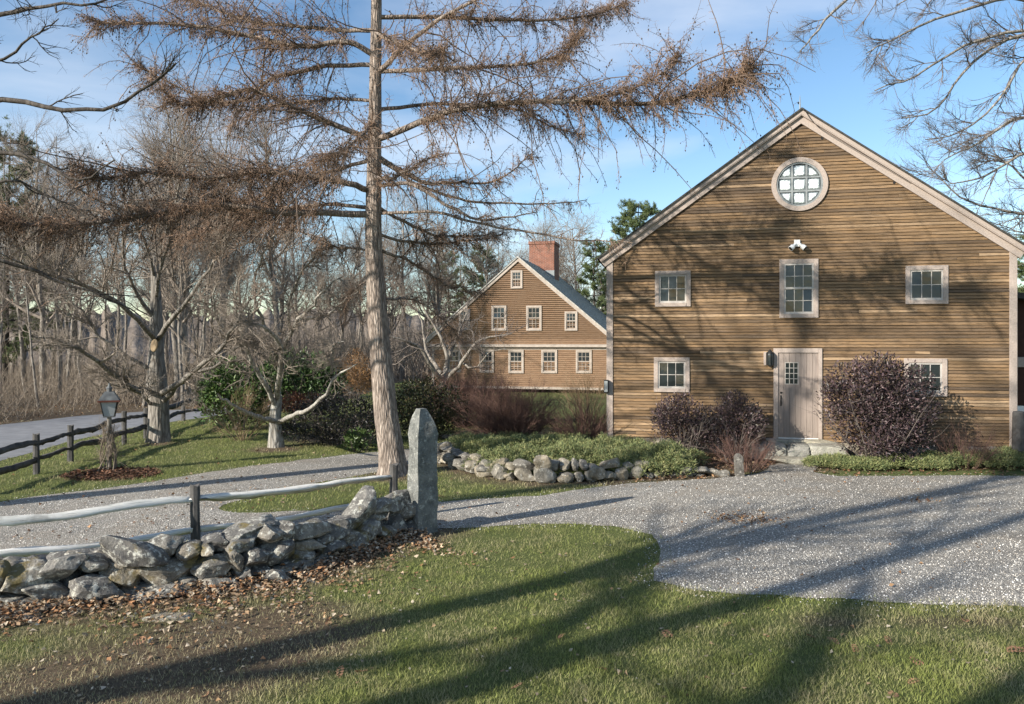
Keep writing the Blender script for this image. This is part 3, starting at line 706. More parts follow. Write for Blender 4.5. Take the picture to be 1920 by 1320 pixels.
def rect2(px0, py0, px1, py1):
    a = fac(px0, py0, HP, TH2); b = fac(px1, py1, HP, TH2); return a[0], b[0], fac((px0 + px1) / 2, py1, HP, TH2)[1], fac((px0 + px1) / 2, py0, HP, TH2)[1]
for q in ((861, 580, 881, 619), (1059, 584, 1083, 620), (958, 507, 980, 541)): window(house, rect2(*q), 3, 2, M['trim_w'], .09, 'hung', M['trim_w'], .020, .07, .04)
for q in ((922, 573, 950, 620), (987, 573, 1016, 620)): window(house, rect2(*q), 3, 2, M['trim_w'], .10, 'hung', M['trim_w'], .020, .07, .04)
lowers = empty('ground_floor_windows', (0, .18, 0)); lowers.parent = house; lowers.name = 'window_row'
for q in ((837, 653, 862, 698), (898, 653, 925, 699), (952, 653, 981, 700), (1014, 653, 1044, 700), (1079, 653, 1109, 700)):
    r = rect2(*q); wv = window(house, (r[0], r[1], r[2], min(r[3], B2 - .21)), 3, 2, M['trim_w'], .10, 'hung', M['trim_w'], .020, .07, .04); wv.location.y = .18
bpy.data.objects.remove(lowers)
# ------------------------------------------------------------------ dry stone wall, standing stones
wx = np.array([p[0] for p in wall_px], float); wd_ = np.array([CAMZ * FPX / (p[1] - HY) for p in wall_px])
swall = empty('stone_wall', tuple(np.append(wall_line[3], 0))); tag(swall, 'low dry-laid fieldstone wall running along the left foreground lawn', 'stone wall')
def wall_d(px): return float(np.interp(px, wx, wd_))
def wall_tan(px):
    a, b = wall_d(px - 25), wall_d(px + 25); return math.atan2(b - a, ((px + 25 - CX) * b - (px - 25 - CX) * a) / FPX)
stones = [(251, 1040, 118, 56, 24, .0), (306, 1019, 70, 44, 6, .12), (315, 1070, 106, 52, 4, .05), (116, 1061, 84, 46, -24, .02), (177, 1055, 56, 34, 8, .1), (230, 1073, 78, 38, 24, .04), (177, 1099, 98, 58, 4, -.02), (92, 1105, 92, 32, 8, .0), (63, 1134, 130, 40, 3, -.03), (44, 1083, 84, 54, -10, .05), (-6, 1090, 50, 80, 0, .02), (-20, 1140, 70, 50, 0, 0), (296, 1107, 104, 25, -2, -.1), (147, 1151, 42, 28, 5, -.25), (398, 1057, 72, 48, -6, 0), (359, 1030, 50, 32, -8, .1), (390, 1030, 28, 20, 5, .0), (405, 1016, 62, 34, -6, .15), (405, 1091, 84, 34, 8, -.05), (66, 1160, 48, 18, 12, -.28), (437, 1046, 32, 50, 0, .02), (473, 1044, 54, 44, -4, .0), (519, 1035, 66, 56, -8, .0), (452, 1015, 60, 34, -14, .06), (470, 993, 92, 36, -14, .16), (497, 997, 46, 42, -8, .05), (526, 994, 34, 36, 0, .1), (575, 993, 80, 36, 4, .08), (630, 987, 64, 44, -4, .06), (672, 957, 86, 48, -36, .08), (575, 1021, 54, 32, 10, .0), (567, 1040, 38, 28, 5, .0), (615, 1021, 42, 36, 0, .0), (660, 1025, 50, 50, -20, -.05), (600, 1047, 52, 26, 4, -.04), (508, 1082, 32, 34, 20, -.2), (455, 1076, 32, 36, 30, -.02), (525, 1073, 46, 28, 5, -.03), (735, 941, 66, 38, -10, .1), (706, 950, 44, 32, -12, .08), (776, 934, 38, 26, 0, .12), (766, 957, 46, 32, -6, .06), (744, 978, 32, 40, 20, .02), (774, 987, 36, 40, 4, .0), (702, 970, 48, 34, -18, .04), (724, 994, 46, 28, 12, -.02), (684, 994, 44, 38, -20, .02), (422, 1094, 60, 30, 10, -.06), (549, 1058, 64, 30, 2, -.04), (480, 1070, 40, 26, 0, 0), (345, 1090, 60, 30, 0, .06), (240, 1105, 60, 40, 0, .05), (20, 1120, 60, 34, 0, .05), (640, 1008, 40, 26, -10, .1), (590, 1008, 44, 22, 0, .16), (130, 1085, 50, 30, 0, .15), (350, 1052, 50, 40, 10, .15)]
for i, (px, py, w, h, tilt, off) in enumerate(stones):
    d = wall_d(px) + .16 + off; c = at(px, py, d); k = d / FPX; tn = wall_tan(px)
    o = gstone('stone', swall, c - np.append(wall_line[3], 0), w * k * .95 / max(.75, math.cos(tn)), random.uniform(.36, .5), h * k * .96, 10 + i, M['stone'], tn, 4, .12, 11, ry=R(tilt))
    o.rotation_euler.x = random.uniform(-.12, .12)
n_back = 46
for i in range(n_back):                                   # the wall's back half
    px = -40 + i * 810 / n_back + random.uniform(-8, 8); d = wall_d(px) + .5; zt = CAMZ - (np.interp(px, [0, 250, 400, 560, 780], [1070, 1040, 1040, 1015, 955]) - HY) / FPX * wall_d(px)
    h = random.uniform(.2, .3); zc = random.choice((h * .4, max(.15, zt - h * .55)))
    c = np.array(((px - CX) / FPX * d, d, zc)) - np.append(wall_line[3], 0)
    gstone('stone', swall, c, random.uniform(.26, .5), .36, h, 200 + i, M['stone'], wall_tan(px) + random.uniform(-.3, .3), 3, .12, 10, ry=random.uniform(-.2, .2))
c = gp(315, 1158); o = gstone('flat_stone', None, (c[0], c[1], .0), .5, .24, .05, 333, M['stone'], .1, 3); tag(o, 'flat grey stone sunk in the ground before the stone wall', 'stone')

def slab_stone(name, sect, H, seed, mat, lean=(0, 0)):
    """tall upright stone from a polygon section, tapering with a slanted top"""
    g = np.random.default_rng(seed); n = len(sect); V = []; lv = 22
    sect = np.array(sect); dense = []
    for i in range(n):
        for t in np.linspace(0, 1, 7)[:-1]: dense.append(sect[i] * (1 - t) + sect[(i + 1) % n] * t)
    dense = np.array(dense); m = len(dense)
    for k in range(lv):
        z = -.15 + (H + .15) * k / (lv - 1); f = z / H
        sc_ = 1.0 - .06 * math.sin(f * 3) if f < .78 else 1 - .66 * ((f - .78) / .22) ** 1.8
        for p in dense:
            q = p * sc_; nn = mnoise.noise(Vector((p[0] * 3 + seed, p[1] * 3, z * 2.2))); n2 = mnoise.noise(Vector((p[0] * 9, p[1] * 9 + seed, z * 8)))
            q = q * (1 + .20 * nn + .10 * n2); V.append((q[0] + lean[0] * f, q[1] + lean[1] * f, z))
    idx = np.arange(lv * m).reshape(lv, m)
    F4 = np.stack([idx[:-1], np.roll(idx[:-1], -1, 1), np.roll(idx[1:], -1, 1), idx[1:]], -1).reshape(-1, 4)
    bm = bmesh.new(); vv = [bm.verts.new(v) for v in V]
    for f in F4: bm.faces.new([vv[i] for i in f])
    bm.faces.new([vv[i] for i in idx[-1]])
    o = fin(bm, name, mat, smooth=True)
    try: o.data.set_sharp_from_angle(angle=R(35))
    except Exception: pass
    return o
c = gp(789, 1001); a = R(-46); ca, sa = math.cos(a), math.sin(a)
sect = [(-.16, -.15), (.15, -.18), (.16, .17), (-.14, .18)]
sect = [(x * ca - y * sa, x * sa + y * ca) for x, y in sect]
o = slab_stone('standing_stone', sect, 1.83, 5, M['stone_post']); o.location = (c[0], c[1] + .1, 0); tag(o, 'tall upright grey granite post at the end of the stone wall', 'stone post')
c = gp(1386, 893); o = slab_stone('marker_stone', [(-.085, -.06), (.085, -.07), (.08, .07), (-.08, .06)], .48, 9, M['stone_pale'], (-.02, 0)); o.location = (c[0], c[1], 0); tag(o, 'small pale upright marker stone at the gravel edge near the barn', 'stone post')

c = gp(848, 822); o = gstone('flat_stone', None, (c[0], c[1], .05), .6, .4, .16, 345, M['stone_pale'], .2, 3, .15, 6); tag(o, 'low white stone lying left of the juniper bed', 'stone')
# retaining wall of the juniper bed
rwall = empty('retaining_wall', tuple(np.append(bed_line[4], 0))); tag(rwall, 'low curved pale fieldstone retaining wall below the juniper bed', 'retaining wall')
org = np.append(bed_line[4], 0)
seg = np.linalg.norm(np.diff(bed_line, axis=0), axis=1); cum = np.concatenate([[0], np.cumsum(seg)])
def bed_at(t): return np.array([np.interp(t, cum, bed_line[:, 0]), np.interp(t, cum, bed_line[:, 1])])
k = 0
for crs, (zb, h0) in enumerate(((.0, .25), (.22, .2))):
    t = .05 * crs
    while t < cum[-1] - .5:
        w = random.uniform(.16, .52); h = h0 * random.uniform(.65, 1.35)
        if t > cum[6]: h *= .6
        p = bed_at(t + w / 2); q = bed_at(t + w / 2 + .05); an = math.atan2(q[1] - p[1], q[0] - p[0])
        if not (crs == 1 and t > cum[6]):
            gstone('stone', rwall, (p[0] - org[0] + .12 * crs * math.sin(-an), p[1] - org[1] + .1 + .1 * crs, zb * (.62 if t > cum[6] else 1) + h / 2 - .02), w * 1.03, .36, h, 600 + k, M['stone_pale'], an + random.uniform(-.2, .2), 3, .12, 10, ry=random.uniform(-.22, .22))
        t += w * .97; k += 1
for px, py, w, h in ((1017, 868, 34, 28), (1020, 890, 40, 28), (1120, 887, 32, 20), (1060, 897, 32, 15), (840, 858, 26, 16), (862, 868, 30, 16), (885, 873, 28, 18), (905, 880, 26, 16), (1286, 882, 24, 12), (1318, 882, 34, 12), (1355, 887, 26, 12)):
    d = float(np.interp(px, [p[0] for p in bed_px], bed_line[:, 1])) - .02; c = at(px, py, d) - org
    gstone('stone', rwall, c, w * d / FPX, .3, h * d / FPX * 1.1, 700 + px, M['stone_pale'], 0, 3, .16, 7)

# ------------------------------------------------------------------ split-rail fences
def rail_mesh(name, a, b, r, seed, mat, flat=1.35):
    g = np.random.default_rng(seed); k = 16; a, b = np.array(a), np.array(b); P = a + (b - a) * np.linspace(0, 1, k)[:, None]
    L_ = np.linalg.norm(b - a); s_ = np.linspace(0, 1, k)
    P[:, 2] += .03 * L_ / 2 * np.sin(s_ * math.pi * g.uniform(1, 2.4) + g.uniform(0, 3)) * np.sin(s_ * math.pi) + g.normal(0, .006, k)
    P[:, 1] += .02 * np.sin(s_ * 7 + g.uniform(0, 6))
    rr = r * (1 - .35 * np.abs(2 * s_ - 1) ** 4) * (1 + .14 * g.normal(size=k).cumsum() / 3)
    V, Fq = tubes([(P[None], rr[None])], 7); V = V + (g.normal(0, r * .28, (1, 7, 3)) + g.normal(0, r * .12, (k, 7, 3))).reshape(-1, 3); V[:, 2] = np.repeat(P[:, 2], 7) + (V[:, 2] - np.repeat(P[:, 2], 7)) * flat * .8
    return mesh_np(name, V, [Fq, np.arange(7)[None, ::-1], (np.arange(7) + len(V) - 7)[None]], mat)
def post_mesh(name, H, w, seed, mat):
    bm = bmesh.new(); n = 9
    for k in range(n - 1): pass
    prof = [(w * random.uniform(.93, 1.05), -.1 + (H + .1) * k / (n - 1)) for k in range(n)]; lathe(bm, prof, n=8)
    for v in bm.verts:
        q = Vector((v.co.x * 5 + seed, v.co.y * 5, v.co.z * 1.5)); v.co.x *= 1 + .25 * mnoise.noise(q); v.co.y *= .8 + .25 * mnoise.noise(q + Vector((5, 5, 5)))
        if v.co.z > H - .02: v.co.z += .05 * mnoise.noise(q * 3)
    bmesh.ops.recalc_face_normals(bm, faces=bm.faces[:]); me = bpy.data.meshes.new(name); bm.to_mesh(me); bm.free(); me.materials.append(mat); return me
def fence(label, posts, H, heights, pw, rail_r, rail_mat, post_mat, lead_in=None, lead_out=None, hts_mat=None):
    f = empty('split_rail_fence', tuple(posts[0])); tag(f, label, 'fence'); o0 = np.array(posts[0])
    for i, p in enumerate(posts): link('post', post_mesh('post', H * random.uniform(.95, 1.06), pw, i * 3, post_mat), f, np.array(p) - o0)
    al = list(posts); 
    if lead_in is not None: al = [lead_in] + al
    if lead_out is not None: al = al + [lead_out]
    for i, (a, b) in enumerate(zip(al, al[1:])):
        for j, h in enumerate(heights):
            z0, z1 = random.uniform(-.02, .02), random.uniform(-.02, .02); e = nrm(np.array(b) - np.array(a)) * .05
            link('rail', rail_mesh('rail', np.array(a) - o0 + (0, 0, h + z0) - e, np.array(b) - o0 + (0, 0, h + z1) + e, rail_r, i * 7 + j, rail_mat), f)
    return f
rf_posts = [gp(68, 889), gp(132, 866), gp(233, 833), gp(274, 822), gp(344, 789), gp(384, 780)]
fence('dark weathered split-rail fence between the asphalt road and the lawn', rf_posts, .88, (.32, .68), .075, .055, M['fence'], M['fence'], lead_in=gp(-90, 935))
P2 = [at(366, 1, 10.2), at(738, 1, 11.9)]
for p in P2: p[2] = 0
l0 = at(-120, 1, 8.6); l0[2] = 0; l1 = at(752, 1, 11.95); l1[2] = 0
fence('split-rail fence with sun-bleached pale rails behind the stone wall', P2, .90, (.25, .68), .07, .046, M['fence_pale'], M['fence'], lead_in=l0)

# ------------------------------------------------------------------ lantern on its post
lp = empty('lamp_post', tuple(gp(205, 884))); tag(lp, 'old copper lantern on a vine-wrapped post by the road fence', 'lamp post')
bm = bmesh.new(); lathe(bm, [(.055, -.1), (.05, .4), (.045, 1.2)], n=8); fin(bm, 'post', M['grey_bark'], lp)
def frustum(bm, h0, h1, z0, z1):
    vs_ = [bm.verts.new((sx * h, sy * h, z)) for z, h in ((z0, h0), (z1, h1)) for sx, sy in ((-1, -1), (1, -1), (1, 1), (-1, 1))]
    for f in ((0, 3, 2, 1), (4, 5, 6, 7), (0, 1, 5, 4), (1, 2, 6, 5), (2, 3, 7, 6), (3, 0, 4, 7)): bm.faces.new([vs_[i] for i in f])
M['copper'] = mat_simple('aged_copper', (.07, .075, .08), (.15, .16, .165), 8, .55, .1); M['rust'] = mat_simple('red_brown_rim', (.09, .03, .02), (.14, .05, .035), 8, .6, .1)
def lglass():
    t = NT('lantern_glass'); t.b.inputs['Base Color'].default_value = (.34, .36, .37, 1); t.b.inputs['Roughness'].default_value = .12; return t.m
M['lglass'] = lglass()
bm = bmesh.new(); frustum(bm, .20, .09, 1.56, 1.74); lr_ = fin(bm, 'roof', M['copper'], lp); bm = bmesh.new(); frustum(bm, .212, .212, 1.52, 1.558); fin(bm, 'rim', M['rust'], lp)
bm = bmesh.new(); lathe(bm, [(.05, 1.741), (.05, 1.80), (.07, 1.81), (.03, 1.86), (.012, 1.93)], n=8); fin(bm, 'finial', M['copper'], lp)
bm = bmesh.new(); frustum(bm, .10, .155, 1.22, 1.519); fin(bm, 'glass', M['lglass'], lp); bm = bmesh.new(); frustum(bm, .115, .115, 1.19, 1.219); fin(bm, 'base', M['copper'], lp)
for sx in (-1, 1):
    for sy in (-1, 1):
        pth = np.array([[(sx * .104, sy * .104, 1.215), (sx * .159, sy * .159, 1.52)]]); link('bar', tube_mesh('bar', [([(pth, np.full((1, 2), .011))], 4)], M['black']), lp)
lp.rotation_euler.z = R(24)
# dead vines up the post
g1 = np.random.default_rng(3); st = []
for i in range(15):
    a = g1.uniform(0, 6.28); r = g1.uniform(.1, .32); top = g1.uniform(.5, 1.25); st.append(resample([(r * math.cos(a), r * math.sin(a), 0), (.16 * math.cos(a + .5), .16 * math.sin(a + .5), top * .4), (.1 * math.cos(a + 1.5), .1 * math.sin(a + 1.5), top * .8), (.12 * math.cos(a + 2), .12 * math.sin(a + 2), top)], 9))
st = np.array(st); sr = np.linspace(.013, .006, 9)[None].repeat(len(st), 0)
tw = spawn(st, sr, 22, .15, 1, 1.1, .36, 5, .004, wob=.34, trop=.06, g=g1)
vn = link('dead_vine', tube_mesh('dead_vine', [([(st, sr)], 5), ([tw], 3)], M['brush'])); vn.location = gp(203, 884); tag(vn, 'leafless tan vine clump climbing the lantern post', 'vine')

# ------------------------------------------------------------------ trees
def tree_obj(name, label, cat, base, trunk_groups, crown_groups, mt, mc, group=None, kind=None):
    t = empty(name, tuple(base)); tag(t, label, cat, group)
    b = np.array(base)
    def sh(gr): return [([(P - b, r) for P, r in paths], s) for paths, s in gr]
    link('trunk', tube_mesh('trunk', sh(trunk_groups), mt), t)
    if crown_groups: link('crown', tube_mesh('crown', sh(crown_groups), mc), t)
    return t
def pxpath(pts, d0, d1, k):
    n = len(pts); ds = d0 + (d1 - d0) * np.linspace(0, 1, n) ** .8
    return resample([at(px, py, d) for (px, py), d in zip(pts, ds)], k)

# --- the larch
LDp = 15.87; g = np.random.default_rng(21)
tp = resample([at(740, 900, LDp), at(735, 850, LDp), at(722, 760, LDp), at(712, 650, LDp), at(704, 530, LDp), at(700, 420, LDp), at(702, 300, LDp), at(704, 150, LDp), at(706, 0, LDp), at(707, -150, LDp), at(708, -300, LDp)], 60)
trr = np.interp(np.linspace(0, 1, 60), [0, .035, .1, .2, .4, .6, .8, 1], [.43, .33, .275, .245, .195, .15, .11, .03])
def bumpy_trunk(P, rr, sides=22, amp=.07, seed=0, flare=5):
    V, F = tubes([(P[None], rr[None])], sides); C = np.repeat(P, sides, 0); k = len(P)
    for i in range(len(V)):
        d = V[i] - C[i]; n = mnoise.noise(Vector((d[0] * 5 + seed, d[1] * 5, C[i][2] * .8))) + .5 * mnoise.noise(Vector((d[0] * 14, d[1] * 14 + seed, C[i][2] * 2.4)))
        lowf = max(0, 1 - (i // sides) / (k * .09)); a = math.atan2(d[1], d[0]); V[i] = C[i] + d * (1 + amp * n + lowf * .22 * math.cos(flare * a + 1))
    return V, F
larch = empty('larch_tree', tuple(gp(740, 893))); lb = np.array(gp(740, 893)); tag(larch, 'tall larch with brown feathery cone-hung branches and a pale flaking trunk', 'tree')
V, F = bumpy_trunk(tp, trr); link('trunk', mesh_np('trunk', V - lb, [F], M['larch_bark'], smooth=True), larch)
LB = [  # pixel path, tip depth, base radius, fuzz
    ([(705, 262), (800, 220), (900, 198), (1050, 190), (1200, 196), (1300, 176), (1360, 150), (1405, 118)], 12.8, .07, 1.5),
    ([(1040, 192), (1110, 182), (1180, 168), (1240, 138), (1276, 98)], 13.6, .035, 1.3),
    ([(706, 138), (760, 92), (830, 45), (920, 0), (1010, -40)], 14.6, .06, .35),
    ([(708, 134), (800, 130), (900, 121), (1000, 113), (1060, 96), (1090, 58)], 14.4, .05, 1.1),
    ([(708, 32), (850, 32), (1000, 34), (1100, 20), (1182, -6)], 17.2, .05, 1.1),
    ([(708, 292), (790, 332), (850, 331), (930, 322), (1000, 270)], 17.2, .05, .7),
    ([(712, 348), (780, 350), (850, 386), (900, 412), (960, 409), (1012, 394)], 14.8, .045, .25),
    ([(712, 300), (790, 345), (880, 374), (960, 380), (1040, 381), (1104, 376)], 17.0, .04, .3),
    ([(712, 390), (800, 432), (860, 442), (930, 432)], 17.5, .04, .8),
    ([(710, 205), (800, 196), (900, 197), (970, 205), (1030, 240), (1096, 258)], 18.5, .045, .8),
    ([(712, 400), (800, 395), (880, 415), (960, 434), (1060, 450), (1130, 455), (1190, 463)], 14.2, .035, .15),
    ([(716, 470), (780, 500), (850, 545), (910, 562)], 18.5, .035, .55),
    ([(714, 440), (790, 452), (880, 446), (955, 432)], 18.0, .035, .6),
    ([(720, 560), (780, 560), (830, 590), (870, 640)], 17.8, .025, .5),
    ([(704, 105), (650, 76), (560, 84), (450, 60), (350, 45), (250, 45), (178, 40)], 14.8, .065, 1.2),
    ([(704, 56), (600, 58), (480, 50), (400, 22), (330, -5)], 17, .05, 1.1),
    ([(703, 122), (620, 130), (560, 146), (500, 164), (455, 196), (380, 190), (300, 150), (262, 128)], 15.4, .05, .9),
    ([(700, 262), (620, 230), (540, 200), (470, 172), (400, 190), (330, 200), (270, 140)], 14.2, .065, 1.2),
    ([(702, 188), (620, 184), (560, 192), (500, 200), (430, 240)], 17.5, .04, .9),
    ([(698, 358), (640, 340), (560, 330), (480, 326), (380, 338), (280, 330), (200, 345), (150, 320)], 14.0, .07, 1.4),
    ([(696, 402), (600, 400), (500, 396), (390, 385), (300, 402), (200, 422), (80, 432), (0, 425), (-60, 436)], 13.2, .075, 1.6),
    ([(697, 390), (600, 385), (500, 400), (420, 430), (330, 445)], 18.0, .045, 1.0),
    ([(700, 300), (620, 320), (540, 345), (470, 380), (400, 420)], 18.4, .045, 1.0),
    ([(694, 470), (640, 470), (590, 455), (520, 430)], 17.0, .03, .6),
    ([(692, 520), (650, 555), (640, 590)], 16.6, .02, .4),
    ([(706, -20), (800, -60), (950, -80), (1100, -70)], 14.6, .05, 1.0), ([(706, -30), (600, -50), (450, -60), (330, -40)], 15, .05, 1.0),
    ([(707, -120), (800, -150), (930, -160)], 15, .04, .9), ([(707, -140), (600, -170), (500, -160)], 16.5, .04, .9),
    ([(704, 230), (690, 250), (650, 285), (600, 310)], 12.6, .05, .9), ([(704, 60), (740, 80), (800, 95), (840, 90)], 12.4, .05, .8), ([(702, 330), (740, 335), (790, 310), (830, 300)], 12.4, .04, .5),
]
sec_all, ter_all, cone_P = [], [], []
for bi_, (pts, dt, r0, fz) in enumerate(LB):
    d0 = LDp if bi_ != 1 else 14.1
    P = pxpath(pts, d0, dt, 26); P[1:] += g.normal(0, .022, (25, 3)).cumsum(0) * .6
    rr = r0 * np.linspace(1, .13, 26) ** .8
    link('branch', tube_mesh('branch', [([((P - lb)[None], rr[None])], 7)], M['larch_bark']), larch)
    L_ = blen(P[None])[0]; n = int(L_ * 26 * fz) + 4
    # lateral branchlets, drooping; near the tip they sweep along the branch
    s1 = spawn(P[None], rr[None], n, .12, 1., 1.0, .74 * min(1.15, .5 + fz * .5), 7, .008, rtip=.3, wob=.2, trop=-.12, shape=.45, lj=.6, g=g)
    s2 = spawn(P[None], rr[None], max(3, int(n * .28)), .25, 1., .9, .5, 7, .008, rtip=.3, wob=.16, trop=.12, shape=.3, lj=.5, g=g)
    s1 = (np.concatenate([s1[0], s2[0]]), np.concatenate([s1[1], s2[1]])); sec_all.append(s1)
    n2 = max(7, int(27 * (.55 + .45 * fz)))
    t1 = spawn(s1[0], s1[1], n2, .05, 1, 1.0,   .12, 3, .0034, rtip=.5, wob=.35, trop=-.32, shape=.2, lj=.4, g=g)
    ter_all.append(t1)
    mtw = spawn(P[None], rr[None], int(L_ * 75 * fz), .12, 1, 1.2, .12, 3, .0036, rtip=.5, wob=.3, trop=-.1, shape=.1, g=g); ter_all.append(mtw)
    m = g.random(len(t1[0])) < .13 * fz; cone_P.append(t1[0][m, -1])
S = (np.concatenate([a for a, b in sec_all]) - lb, np.concatenate([b for a, b in sec_all])); T_ = (np.concatenate([a for a, b in ter_all]) - lb, np.concatenate([b for a, b in ter_all]))
V1, F1 = tubes([S], 4); V2, F2 = tubes([T_], 3); VV = np.concatenate([V1, V2]); FF = np.concatenate([F1, F2 + len(V1)])
cc = np.concatenate([np.tile((.15, .11, .085), (len(V1), 1)), np.repeat(np.array((.30, .20, .138)) * g.uniform(.5, 1.5, (len(T_[0]), 1)), 9, 0)])
tag(link('twigs', mesh_np('twigs', VV, [FF], M['larch_twig'], cc), larch), kind='stuff')
CP = np.concatenate(cone_P) - lb; nC = len(CP)
oct_ = np.array([(0, 0, 0), (.016, 0, -.018), (0, .016, -.018), (-.016, 0, -.018), (0, -.016, -.018), (0, 0, -.045)]); of = np.array([(0, 1, 2), (0, 2, 3), (0, 3, 4), (0, 4, 1), (5, 2, 1), (5, 3, 2), (5, 4, 3), (5, 1, 4)])
V = (CP[:, None] + oct_[None] * g.uniform(.6, 1.1, (nC, 1, 1))); F = (np.arange(nC)[:, None, None] * 6 + of[None]).reshape(-1, 3)
tag(link('cones', mesh_np('cones', V, [F], M['larch_twig'], np.repeat(np.array((.12, .088, .066)) * g.uniform(.5, 1.4, (nC, 1)), 6, 0)), larch), kind='stuff')

# --- hand-laid deciduous trees
def limb_tree(name, label, base, d, trunk, trunk_r, limbs, mt, mc, seed, lv=((9, .9, .85, .02), (9, .8, .42, .009), (6, .7, .2, .0045)), trop=.05, k=16, group=None, sides0=14, amp=.06, wobs=.2, rmin=.2, bare=()):
    g = np.random.default_rng(seed); b = np.array(base); t = empty(name, tuple(b)); tag(t, label, 'tree', group)
    P = pxpath(trunk, d, d, 24); rr = np.interp(np.linspace(0, 1, 24), np.linspace(0, 1, len(trunk_r)), trunk_r)
    V, F = bumpy_trunk(P, rr, sides0, amp, seed); link('trunk', mesh_np('trunk', V - b, [F], mt, smooth=True), t)
    mains = []
    for pts, dt, r0 in limbs:
        n = len(pts); Q = pxpath(pts, d if not isinstance(dt, tuple) else dt[0], dt if not isinstance(dt, tuple) else dt[1], k); Q[1:-1] += g.normal(0, .02, (k - 2, 3)); q = r0 * np.linspace(1, rmin, k)
        link('limb', tube_mesh('limb', [([((Q - b)[None], q[None])], 8)], mt), t); mains.append((Q[None], q[None]))
    mains = [m_ for i_, m_ in enumerate(mains) if i_ not in bare]; MP = np.concatenate([a for a, _ in mains]); MR = np.concatenate([r for _, r in mains])
    groups = []; cur = (MP, MR); ln = blen(MP)
    for i, (n, ang, frac, r0) in enumerate(lv):
        cur = spawn(cur[0], cur[1], n, .18 if i == 0 else .1, 1., ang, frac, (7, 5, 4, 3)[i], r0, rtip=.35, wob=wobs, trop=trop, g=g); groups.append(([(cur[0] - b, cur[1])], (5, 4, 3, 3)[i]))
    link('crown', tube_mesh('crown', groups, mc), t)
    return t
limb_tree('maple_tree', 'stout pruned bare maple beside the road fence, a large cut scar on its trunk', gp(298, 828), gp(298, 828)[1],
    [(298, 836), (298, 800), (298, 760), (295, 715), (293, 660), (293, 600), (292, 540), (290, 480)], [.36, .29, .27, .26, .21, .17, .13, .09],
    [([(285, 735), (240, 725), (200, 690), (160, 660), (110, 640), (60, 630)], 16.5, .085), ([(300, 740), (340, 715), (370, 690), (410, 655), (440, 610), (470, 560)], 16.8, .09), ([(303, 755), (330, 725), (355, 700), (400, 690), (450, 650), (520, 630)], 18.5, .08),
     ([(292, 650), (260, 600), (210, 560), (140, 530), (60, 505), (0, 475)], 15.8, .08), ([(292, 640), (330, 590), (370, 540), (400, 490), (420, 440)], 17.2, .075), ([(290, 600), (250, 540), (230, 480), (240, 420), (230, 350)], 18.4, .06), ([(292, 560), (300, 500), (320, 440), (330, 370), (350, 300)], 18.2, .06),
     ([(290, 700), (230, 660), (180, 625), (150, 580), (110, 550)], 19.5, .06), ([(290, 520), (270, 450), (240, 400), (170, 370), (120, 330)], 17.5, .05), ([(285, 760), (270, 745), (245, 725), (215, 700), (190, 670)], 19, .05)],
    M['grey_bark'], M['twig_grey'], 31, lv=((13, .75, 1.1, .022), (10, .7, .6, .011), (8, .7, .3, .0065)))
c = at(292, 648, 17.55); bm = bmesh.new(); lathe(bm, [(.02, -.005), (.1, 0), (.1, .03), (.085, .04)], n=14)
sc_o = fin(bm, 'cut_scar', mat_simple('fresh_wood', (.16, .115, .07), (.30, .22, .13), 9, .8, .5)); mt_ = [o for o in col.objects if o.name.startswith('maple_tree')][0]
sc_o.parent = mt_; sc_o.location = c - np.array(mt_.location) + (0.0, -.05, 0); sc_o.rotation_euler = (R(78), 0, R(-12)); sc_o.scale = (.9, 1.5, 1)
limb_tree('apple_tree', 'small bare crooked apple tree with lichened grey limbs on the left lawn', gp(518, 838), gp(518, 838)[1],
    [(518, 846), (517, 815), (516, 790), (517, 770), (521, 740)], [.25, .19, .16, .15, .12],
    [([(516, 790), (490, 783), (460, 772), (430, 755), (406, 738)], 15.6, .07), ([(520, 792), (550, 778), (580, 765), (610, 740), (630, 705), (670, 682)], 15.6, .07), ([(518, 762), (500, 725), (480, 690), (465, 655), (450, 620), (440, 560), (455, 500)], 17.5, .075),
     ([(521, 750), (525, 700), (527, 655), (515, 630), (490, 612), (460, 600)], 16.0, .09), ([(527, 655), (545, 628), (560, 600), (580, 580), (600, 550), (640, 520)], 16.4, .065), ([(500, 620), (480, 570), (480, 520), (500, 460), (520, 430)], 16.8, .05), ([(545, 630), (540, 570), (560, 520), (590, 480), (620, 440)], 17.4, .05), ([(465, 655), (420, 620), (400, 570), (410, 520)], 18, .05), ([(560, 600), (610, 590), (650, 560), (680, 540)], 17.5, .04), ([(622, 700), (622, 670), (628, 645), (645, 640)], 15.7, .035)],
    M['apple_bark'], M['twig_grey'], 41, lv=((12, .85, .62, .018), (11, .8, .45, .010), (7, .75, .25, .0065)), wobs=.28, bare=(0, 1))
limb_tree('fruit_tree', 'low bare spreading fruit tree standing before the old house', (-3.0, 31.5, 0), 31.5,
    [(838, 772), (836, 735), (830, 712)], [.22, .17, .15],
    [([(830, 715), (810, 690), (790, 655), (765, 640), (730, 630)], 30, .12), ([(832, 712), (838, 670), (825, 630), (800, 590), (780, 540)], 32, .11), ([(836, 715), (865, 680), (890, 645), (920, 632), (960, 625)], 30.5, .10), ([(830, 705), (850, 650), (870, 600), (880, 560)], 33, .09), ([(828, 700), (800, 660), (790, 600), (770, 560)], 33, .09), ([(865, 680), (890, 690), (920, 660), (950, 655)], 29.5, .05)],
    M['wood_bark'], M['twig_bark'], 43, lv=((7, .9, 1.5, .026), (7, .8, .75, .011), (5, .75, .4, .006)), sides0=9, wobs=.25)
